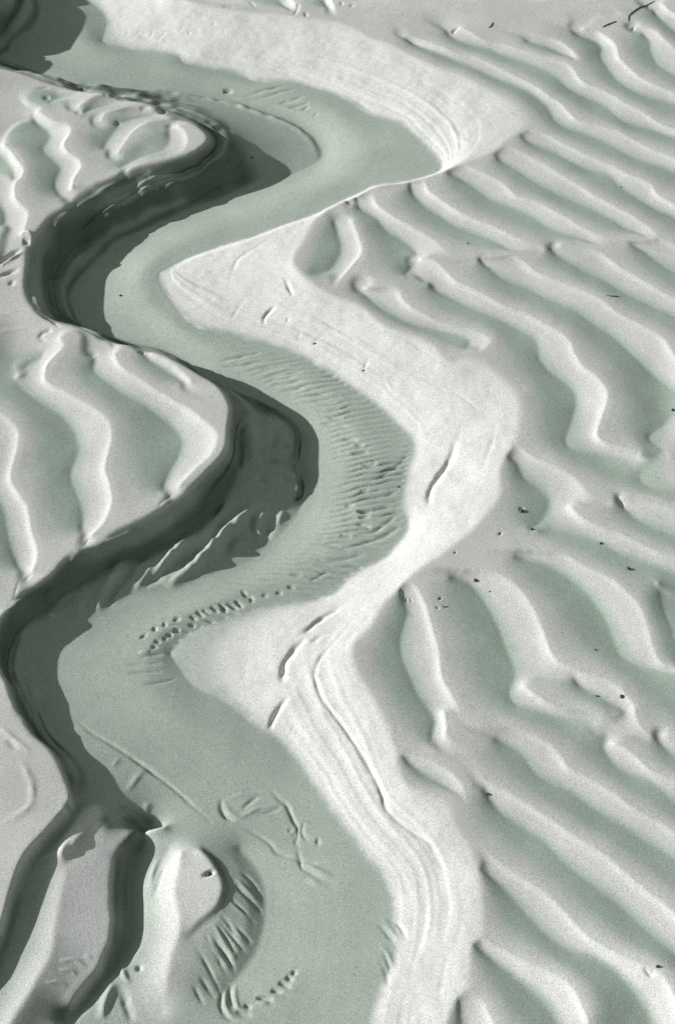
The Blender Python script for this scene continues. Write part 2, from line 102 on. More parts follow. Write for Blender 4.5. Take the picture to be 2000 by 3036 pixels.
CREST = [
    [(-0.84, 17.63), (-0.13, 17.53), (0.45, 17.16), (0.84, 16.77), (1.34, 16.51), (1.8, 16.1), (2.37, 15.65), (2.58, 15.49), (3.15, 15.21), (3.7, 14.71), (4.25, 14.28), (4.57, 13.91), (4.74, 13.55), (4.74, 13.01), (5.11, 12.83), (5.45, 12.48), (5.98, 12.07), (6.5, 11.67), (7.01, 11.27), (7.29, 11.1), (7.59, 10.81), (7.67, 10.48), (8.05, 10.09), (9.89, 8.24)],
    [(4.43, 12.76), (4.14, 12.45), (4.43, 12.13), (4.86, 11.78), (5.3, 11.35), (5.71, 10.93), (6.05, 10.53), (6.55, 10.09), (7.05, 9.65), (7.37, 9.27), (7.65, 8.84), (7.91, 8.65), (9.89, 7.21)],
    [(3.77, 12.04), (3.09, 11.67), (3.55, 11.27), (3.97, 10.93), (4.24, 10.48), (4.76, 10.2), (5.1, 9.92), (5.44, 9.65), (5.61, 9.43), (5.94, 9.16), (6.45, 8.89), (6.97, 8.78), (7.47, 8.83)],
    [(0.46, 17.56), (1.65, 17.99), (2.66, 17.99), (3.44, 17.86), (4.3, 17.66), (5.4, 17.53), (5.97, 17.33)],
    [(1.25, 18.33), (3.86, 18.33), (6.23, 18.13), (7.4, 17.99)],
    [(1.78, 16.87), (2.2, 16.64), (2.59, 16.42), (3.03, 16.13), (3.37, 16), (3.93, 15.65), (4.48, 15.15), (4.92, 14.77), (5.27, 14.34), (5.56, 14.04), (5.79, 13.55), (6, 13.31), (6.79, 13.01), (7.14, 12.72), (7.65, 12.22), (8.23, 11.84), (10.36, 10.46)],
    [(3.22, 17.2), (3.41, 17), (3.78, 16.61), (4.24, 16.48), (4.74, 16.22), (5.3, 15.97), (5.86, 15.71), (6.03, 15.34), (6.19, 14.9), (6.73, 14.53), (7.08, 14.16), (7.6, 13.67), (7.93, 13.25), (8.35, 12.95), (10.45, 11.43)],
    [(4.51, 17.07), (4.97, 16.94), (5.35, 16.81), (5.73, 16.61), (5.95, 16.35), (6.15, 15.97)],
    [(6.35, 17.16), (6.74, 17.07), (7.02, 16.74), (7.19, 16.35), (7.19, 15.97), (7.39, 15.52), (7.72, 15.02), (8.08, 14.71), (8.49, 14.4), (10.63, 12.82)],
    [(7.86, 17.33), (8.19, 17.13), (8.39, 16.81), (8.69, 16.29), (10.26, 13.48)],
    [(8.54, 18.26), (8.67, 17.99), (8.84, 17.79), (10.79, 15.48)],
    [(-2.66, 22.47), (-1.17, 18.4), (-1.04, 18.06)],
    [(-1.66, 22.42), (-0.17, 18.4), (0.02, 17.86), (0.62, 17.83)],
    [(2.1, 11.1), (2.16, 10.7), (2.4, 10.37), (2.81, 9.92), (3.29, 9.54), (3.81, 9.21), (4.32, 8.84), (4.67, 8.68), (4.83, 8.52)],
    [(5.2, 8.68), (5.72, 8.57), (6.16, 8.36), (6.48, 7.94), (6.87, 7.57), (7.18, 7.26), (7.72, 6.8), (9.56, 5.22)],
    [(0.85, 10.51), (0.92, 10.14), (1.13, 9.87), (1.66, 9.38), (2.18, 8.94), (2.52, 8.52), (2.75, 8.28), (3.24, 8.2), (3.59, 8.2), (4.08, 8.3), (4.32, 8.09), (4.61, 7.73), (5.11, 7.37), (5.61, 7.06), (6.1, 6.7), (6.41, 6.3), (6.89, 5.9), (7.29, 5.55), (7.53, 4.92), (8.49, 2.33)],
    [(-0.48, 9.62), (-0.79, 8.78), (-1.03, 8.15), (-0.85, 7.68), (-0.78, 7.44)],
    [(0.34, 9.54), (0.57, 8.68), (0.51, 8.25), (0.2, 7.73), (0.06, 7.42), (-0.01, 7.06)],
    [(1.95, 8.23), (2.23, 8.15), (2.5, 7.73), (2.68, 7.42), (3.02, 7.21), (3.52, 6.8), (3.85, 6.5), (4.35, 6.25), (4.67, 5.95), (5, 5.7), (5.25, 5.36), (5.29, 5.07), (5.43, 4.63), (5.74, 4.25), (5.93, 3.83), (5.9, 3.45), (5.74, 2.99), (5.6, 2.54), (5.68, 2.27), (6.05, 2.09), (6.52, 1.91)],
    [(0.61, 7.13), (1.3, 7.19), (1.53, 6.7), (1.94, 6.3), (2.27, 6.05), (2.63, 5.9), (3.13, 5.7), (3.46, 5.46), (3.46, 5.36), (3.24, 5.07)],
    [(-0.14, 6.96), (0.4, 6.65), (0.74, 6.3), (1.01, 5.95), (1.58, 5.65), (2.08, 5.36), (2.33, 4.92), (2.46, 4.78)],
    [(3.24, 5.07), (3.16, 4.87), (3.39, 4.58), (3.7, 4.2), (3.94, 3.78), (4.02, 3.36), (3.96, 2.81), (3.87, 2.31), (4.04, 1.95), (4.47, 1.64), (4.9, 1.34), (5.13, 1.03), (5.3, 0.73), (5.76, 0.54)],
    [(3.58, 1.78), (3.43, 1.34), (3.43, 0.69), (3.15, 0.2), (2.85, -0.24), (2.81, -0.37), (2.83, -0.62), (3.33, -0.74), (3.94, -0.82), (4.56, -0.91), (4.85, -1.11), (5.14, -1.31), (5.5, -1.52), (5.78, -1.84), (6.05, -2.23), (6.16, -2.62), (6.21, -3.05), (6.27, -3.43), (6.38, -3.77), (6.63, -3.92), (8.3, -4.95)],
    [(8.78, 6.77), (7.89, 3.59), (7.58, 2.45), (7.72, 1.95), (8.44, -0.58)],
    [(9.11, 4.19), (7.67, 1.56), (7.43, 1.12), (7.59, 0.81), (8.71, -1.32)],
    [(5.93, 0.64), (6.24, 0.6), (6.7, 0.47), (7.06, 0.3), (8.95, -0.6)],
    [(4.87, 0.39), (5.09, 0.05), (5.48, -0.2), (5.84, -0.37), (6.19, -0.62), (6.57, -0.91), (6.92, -1.03), (8.85, -1.7)],
    [(2.59, -0.52), (2.27, -0.82), (2.08, -1.03), (1.8, -1.23), (1.62, -1.44), (2.07, -1.29), (2.53, -1.35), (2.93, -1.4), (3.29, -1.48), (3.58, -1.72), (3.81, -2.08), (3.97, -2.47), (4.09, -2.97), (4.21, -3.43), (4.37, -3.74), (4.59, -3.9), (4.94, -4.07), (5.22, -4.15), (5.5, -4.33), (5.6, -4.55), (5.73, -4.81), (5.76, -5.06), (5.86, -5.32), (5.98, -5.49)],
    [(1.43, -1.68), (1.58, -1.76), (1.69, -2.04), (1.8, -2.47), (1.91, -3.05), (2.02, -3.43), (2.04, -4.07), (2.15, -4.37), (2.31, -4.74), (2.48, -5.03), (2.7, -5.24), (3.05, -5.32), (3.39, -5.35), (3.73, -5.49), (4.01, -5.71), (4.22, -5.99), (4.34, -6.27), (4.61, -6.44), (4.96, -6.68), (5.28, -6.92), (5.54, -7.23), (5.94, -7.46), (6.24, -7.73), (7.63, -8.96)],
    [(1.24, -1.89), (0.96, -2.23), (0.8, -2.55), (0.59, -2.97), (0.35, -3.24), (0.29, -3.47), (0.34, -3.81), (0.46, -4.18), (0.75, -4.74), (0.94, -5.24), (1.05, -5.64), (1.15, -5.95)],
    [(1.15, -5.97), (1.62, -6.06), (1.92, -6.23), (2.14, -6.42), (2.33, -6.65), (2.4, -6.94)],
    [(1.14, -6.23), (1.24, -6.58), (1.35, -6.72), (1.74, -6.87), (2.13, -7.01)],
    [(3.62, -4.3), (3.84, -4.55), (4.07, -4.77), (4.38, -4.91), (4.73, -4.92), (5.16, -4.99)],
    [(5.25, -5.67), (5.46, -5.81), (5.7, -6.09), (5.9, -6.34), (6.12, -6.48), (6.36, -6.56), (8.11, -7.19)],
    [(6.27, -5.51), (6.46, -5.55), (8.34, -5.89)],
    [(2.03, -4.92), (2.06, -5.32), (2.06, -5.53), (2.22, -5.67), (2.5, -5.88), (2.66, -6.16), (2.71, -6.44), (2.84, -6.65), (3.17, -6.82), (3.47, -7.06), (3.79, -7.33), (4.11, -7.63), (4.5, -7.93), (4.76, -8.14), (5.02, -8.37), (5.35, -8.73), (5.65, -9.05), (5.9, -9.3), (6.06, -9.52), (7.14, -10.99)],
    [(2.15, -7.03), (2.14, -7.26), (2.16, -7.53), (2.26, -7.73), (2.48, -7.83), (2.67, -7.99), (2.77, -8.14), (2.95, -8.4), (3.22, -8.63), (3.53, -8.86), (3.82, -9.11), (4.04, -9.39), (4.24, -9.68), (4.49, -9.99), (4.74, -10.2), (5.12, -10.38), (5.5, -10.56), (5.71, -10.65), (5.81, -10.93), (5.89, -11.19), (6.37, -12.96)],
    [(2.52, -8.24), (2.57, -8.54), (2.59, -8.92), (2.61, -9.33), (2.62, -9.64), (2.58, -9.99), (2.87, -10.2), (3.2, -10.41), (3.64, -10.6), (3.95, -10.8), (4.14, -11.07), (4.25, -11.37), (4.33, -11.66)],
    [(2.36, -10.14), (2.34, -10.38), (2.32, -10.78), (2.34, -11.04), (2.53, -11.22), (2.62, -11.46), (2.71, -11.7), (3.36, -13.42)],
    [(2.08, -11.21), (1.97, -11.43), (1.88, -11.7), (1.31, -13.51)],
    [(-7.43, 13.36), (-7.02, 13), (-6.6, 12.82), (-6.54, 12.47), (-6.68, 12.06), (-6.55, 11.77), (-6.28, 11.54), (-6.18, 11.2), (-6.21, 11.14), (-6.33, 10.8), (-6.34, 10.47)],
    [(-8.16, 12.12), (-7.81, 11.54), (-7.56, 11.2), (-7.54, 11.14), (-7.59, 10.8), (-7.72, 10.58), (-7.63, 10.02), (-7.3, 9.58), (-7.3, 9.2), (-7.37, 8.77)],
    [(-10.28, 16.53), (-9.55, 12.41), (-9.33, 11.14), (-8.96, 9.47), (-9.01, 8.4), (-9.17, 5.1)],
    [(-6.43, 13.54), (-6.16, 13.9), (-5.8, 14.09)],
    [(-5.8, 13.06), (-5.78, 13.24), (-5.53, 13.42), (-5.02, 13.6), (-4.52, 13.48)],
    [(-5.31, 11.77), (-5.12, 12.35), (-4.92, 12.71), (-4.61, 12.97), (-4.13, 13.09)],
    [(-3.93, 12.82), (-3.73, 12.53), (-3.67, 12.06), (-3.84, 11.74), (-4.16, 11.54), (-4.7, 11.34), (-5.05, 11.15)],
    [(-6.19, 5.25), (-6.06, 4.96), (-6.33, 4.58), (-6.43, 4.2), (-6.37, 3.87), (-5.98, 3.58), (-5.56, 3.26), (-5.18, 2.94), (-4.9, 2.62), (-4.81, 2.21), (-4.87, 1.77), (-4.91, 1.33), (-4.81, 0.9), (-4.72, 0.47), (-4.7, 0.17), (-4.8, -0.21), (-5.05, -0.62)],
    [(-4.95, 4.77), (-4.79, 4.38), (-4.43, 4.05), (-4.01, 3.63), (-3.64, 3.35), (-3.23, 3.03), (-2.89, 2.67), (-2.62, 2.31), (-2.57, 1.99), (-2.72, 1.59), (-3.02, 1.2), (-3.32, 0.77)],
    [(-4.11, 4.77), (-3.73, 4.5), (-3.41, 4.1), (-3.2, 3.87)],
    [(-9.23, 4.96), (-7.3, 2.94), (-7.08, 2.71), (-6.86, 2.4), (-6.8, 1.99), (-6.84, 1.55), (-6.89, 1.11), (-6.83, 0.81), (-6.64, 0.51), (-6.49, 0.26), (-6.45, 0.17), (-6.33, -0.46), (-6.16, -0.99), (-6.13, -1.32), (-6.2, -1.56)],
    [(-8.81, 6.06), (-8.11, 2.89), (-7.91, 1.99), (-7.91, 1.11), (-7.6, -0.25), (-7.33, -1.28), (-6.66, -3.85)]]
TOE = [
    [(4.54, 12.71), (4.72, 12.52), (5.25, 12.17), (5.78, 11.77), (6.23, 11.42), (6.55, 11.31), (6.81, 10.91), (7.14, 10.52), (7.46, 10.15), (8.03, 9.74), (10.04, 8.27)],
    [(3.87, 11.97), (4.01, 11.77), (4.3, 11.54), (4.78, 11.02), (5.16, 10.69), (5.5, 10.4), (6.02, 10.07), (6.52, 9.63), (6.85, 9.31), (7.19, 9.12)],
    [(2.66, 11.32), (3, 11.14), (3.35, 10.8), (3.62, 10.46), (4.04, 10.18), (4.57, 9.85), (4.9, 9.47), (5.24, 9.2), (5.58, 9.04), (5.93, 8.93)],
    [(6.87, 8.71), (7.17, 8.53), (7.46, 8.19), (7.83, 7.77), (9.53, 5.85)],
    [(1.82, 16.72), (2.2, 16.46), (2.58, 16.2), (3.03, 15.88), (3.36, 15.6), (4.1, 15.07), (4.69, 14.69), (5.12, 14.2), (5.29, 13.9), (5.41, 13.41), (5.69, 13.11), (6.23, 12.82), (6.75, 12.46), (7.26, 11.94), (8.21, 11.48), (10.42, 10.39)],
    [(2.79, 17.08), (3.13, 16.72), (3.51, 16.46), (3.93, 16.33), (4.27, 16.08), (4.72, 15.82), (5.2, 15.57), (5.56, 15.19), (5.8, 14.76), (6.05, 14.51), (6.52, 14.2), (6.8, 13.9), (7.03, 13.47), (7.31, 13.23), (7.74, 13.05), (8.34, 12.76), (10.59, 11.64)],
    [(4.8, 16.66), (5.03, 16.59), (5.41, 16.46), (5.71, 16.2), (6, 15.98)],
    [(6.08, 17.01), (6.53, 16.85), (6.79, 16.59), (6.78, 16.08), (6.9, 15.63), (7.09, 15.13), (7.4, 14.69), (7.86, 14.32), (8.47, 14.08), (10.82, 13.14)],
    [(7.88, 17.11), (8.08, 16.72), (8.11, 16.2), (8.22, 15.7), (8.59, 15.25), (10.47, 13.02)],
    [(8.29, 18.11), (8.52, 17.57), (8.78, 17.11), (10.38, 14.27)],
    [(-3.38, 22.15), (-1.53, 18.51), (-1.32, 18.11)],
    [(-1.61, 22.78), (-0.34, 18.51), (-0.27, 18.31)],
    [(1.75, 10.91), (1.83, 10.54), (2.21, 10.02), (2.41, 9.85), (2.76, 9.47), (3.28, 9.14), (3.79, 8.77), (4.06, 8.5)],
    [(4.91, 8.69), (5.18, 8.34), (5.67, 7.87), (6.17, 7.51), (6.65, 7.04), (7.14, 6.69), (7.68, 6.28), (9.57, 4.86)],
    [(0.44, 10.4), (0.56, 10.02), (0.95, 9.69), (1.16, 9.31), (1.65, 8.82), (1.92, 8.34)],
    [(3.31, 8.19), (3.58, 7.87), (3.91, 7.51), (4.42, 7.25), (4.91, 6.84), (5.41, 6.54), (5.72, 6.18), (6.04, 5.89), (6.29, 5.59), (6.65, 5.05), (6.94, 4.62), (7.24, 4.24), (7.44, 4), (9.01, 2.17)],
    [(0.2, 10.32), (0.35, 10.07)],
    [(-0.1, 9.61), (0.06, 8.88), (0.09, 8.5), (-0.08, 8.03), (-0.29, 7.77), (-0.64, 7.64)],
    [(1.92, 8.29), (1.67, 7.87), (1.55, 7.58)],
    [(2.07, 7.3), (2.67, 6.89), (3.17, 6.49), (3.67, 6.18), (4, 5.99), (4.26, 5.79), (4.49, 5.54), (4.52, 5), (4.76, 4.52), (5.1, 4.14), (5.27, 3.72), (5.17, 3.21), (5.04, 2.8), (4.95, 2.39), (5.03, 2.16), (5.41, 2.01), (6.04, 1.9), (6.49, 1.85)],
    [(0.33, 7.12), (0.61, 7.02), (0.92, 6.64), (1.25, 6.33), (1.76, 5.99), (2.66, 5.66), (2.96, 5.49), (2.98, 5.34), (2.84, 5.1)],
    [(3.62, 1.85), (3.87, 1.68), (3.94, 1.32), (4.22, 1.06), (4.42, 0.8), (4.49, 0.59), (4.32, 0.2), (4.12, -0.09), (3.92, -0.22)],
    [(9.26, 5.35), (7.36, 3.21), (7.04, 2.84), (6.75, 2.52), (6.79, 2.3), (7.12, 1.99)],
    [(7.14, 1.92), (6.67, 1.68), (6.44, 1.32), (6.54, 1.06), (6.75, 0.93), (7.12, 0.85), (9.16, 0.36)],
    [(5.9, 0.65), (6.01, 0.42), (6.21, 0.16), (6.5, -0.09), (7, -0.38), (8.8, -1.44)],
    [(4.11, -0.26), (4.48, -0.26), (4.91, -0.34), (5.46, -0.55), (5.81, -0.84), (6.17, -1.02), (6.55, -1.21), (6.9, -1.37), (8.74, -2.23)],
    [(3.63, -0.96), (4, -1.02), (4.3, -1.17), (4.62, -1.37), (4.97, -1.73), (5.18, -2.09), (5.37, -2.48), (5.48, -2.91), (5.59, -3.41), (5.78, -3.65), (6.14, -3.88), (6.63, -4.03), (8.48, -4.61)],
    [(2.25, -1.57), (2.62, -1.57), (2.82, -1.81), (3.02, -2.17), (3.18, -2.56), (3.31, -3.02), (3.41, -3.41), (3.51, -3.79), (3.49, -4.12), (3.37, -4.42), (3.43, -4.68), (3.72, -4.84), (4.14, -4.99), (4.57, -5.09), (5.09, -5.13)],
    [(1.27, -1.85), (1.36, -2.17), (1.41, -2.48), (1.31, -2.91), (1.25, -3.25), (1.27, -3.56), (1.38, -3.86), (1.55, -4.42), (1.74, -4.75), (1.88, -5.08), (1.84, -5.4), (1.77, -5.75)],
    [(1.28, -6.04), (1.56, -6.32), (1.89, -6.56), (2.14, -6.76)],
    [(4.62, -4.05), (4.78, -4.31), (5.06, -4.49), (5.33, -4.71), (5.61, -4.89)],
    [(5.15, -5.18), (5.18, -5.47), (5.1, -5.79), (5.3, -6.18), (5.56, -6.4), (5.89, -6.52), (6.1, -6.73), (6.32, -7.04), (7.45, -8.63)],
    [(6.08, -5.51), (6.2, -5.68), (6.43, -5.98), (7.62, -7.58)],
    [(6.5, -1.68), (6.86, -4.16), (6.94, -4.75), (6.94, -5.29), (6.94, -7.6)],
    [(2.95, -5.58), (3.32, -5.72), (3.54, -5.93), (3.69, -6.25), (3.9, -6.49), (4.18, -6.63), (4.45, -6.8), (4.71, -7.07), (4.98, -7.31), (5.37, -7.61), (5.76, -7.91), (6, -8.09), (6.19, -8.29), (7.5, -9.6)],
    [(2.78, -6.73), (2.89, -6.97), (3.1, -7.27), (3.42, -7.54), (3.69, -7.74), (3.92, -7.97), (4, -8.09), (4.2, -8.35), (4.46, -8.64), (4.71, -8.9), (5.1, -9.22), (5.34, -9.5), (5.58, -9.81), (5.83, -10.09), (5.99, -10.24), (7.29, -11.44)],
    [(2.61, -8.52), (2.81, -8.68), (3.07, -8.96), (3.3, -9.28), (3.5, -9.56), (3.7, -9.85), (3.95, -10.06), (4.21, -10.24), (4.6, -10.37), (4.85, -10.55), (5.09, -10.82), (5.25, -11.09), (5.39, -11.35), (5.46, -11.66), (5.9, -13.43)],
    [(2.4, -10.12), (2.6, -10.24), (2.86, -10.49), (3.16, -10.76), (3.41, -11), (3.61, -11.23), (3.75, -11.47), (3.82, -11.66), (4.42, -13.38)],
    [(2.11, -11.21), (2.15, -11.47), (2.17, -11.66), (2.36, -13.53)],
    [(-7.62, 13.34), (-7.37, 13.05), (-7.1, 12.75), (-7.08, 12.34), (-7.16, 11.99), (-6.91, 11.64), (-6.7, 11.3), (-6.77, 10.85), (-6.71, 10.51), (-6.55, 10.12)],
    [(-10.8, 14.27), (-8.46, 12.05), (-8.21, 11.81), (-8.01, 11.58), (-7.78, 11.13), (-7.78, 10.79)],
    [(-10.38, 12.57), (-8.19, 10.17), (-7.99, 9.95), (-7.84, 9.57), (-7.86, 9.03)],
    [(-7.2, 13.68), (-7.04, 13.98), (-6.46, 14.28)],
    [(-6.34, 13.26), (-6.17, 13.46), (-5.85, 13.64), (-5.41, 13.86)],
    [(-5.72, 11.87), (-5.61, 12.34), (-5.38, 12.87), (-5.18, 13.11), (-4.82, 13.28), (-4.41, 13.36)],
    [(-4.17, 12.81), (-4.1, 12.34), (-4.26, 11.93), (-4.72, 11.67), (-5.07, 11.41), (-5.31, 11.19)],
    [(-10.01, 4.32), (-7.76, 4.09), (-7.29, 4.04), (-7.06, 4.04), (-7, 3.85), (-6.71, 3.57), (-6.32, 3.25), (-5.93, 2.88), (-5.64, 2.47), (-5.51, 2.07), (-5.57, 1.62), (-5.63, 1.19), (-5.5, 0.75), (-5.34, 0.28), (-5.27, -0.26), (-5.27, -0.59)],
    [(-7.06, 4.06), (-6.87, 4.51), (-6.56, 4.8), (-6.55, 5.09)],
    [(-5.33, 4.85), (-5.4, 4.47), (-5.32, 4.28), (-4.92, 3.85), (-4.5, 3.48), (-4.13, 3.2), (-3.78, 2.88), (-3.47, 2.56), (-3.32, 2.16), (-3.4, 1.71), (-3.54, 1.27), (-3.62, 0.93), (-3.63, 0.58)],
    [(-4.32, 4.83), (-3.96, 4.47), (-3.62, 4.13), (-3.31, 3.9)],
    [(-8.7, 6.09), (-7.8, 2.97), (-7.54, 2.07), (-7.6, 1.41), (-7.42, 0.97), (-7.16, 0.54), (-6.97, 0.24), (-6.81, -0.39), (-6.67, -0.92), (-6.54, -1.29), (-6.44, -1.57)]]
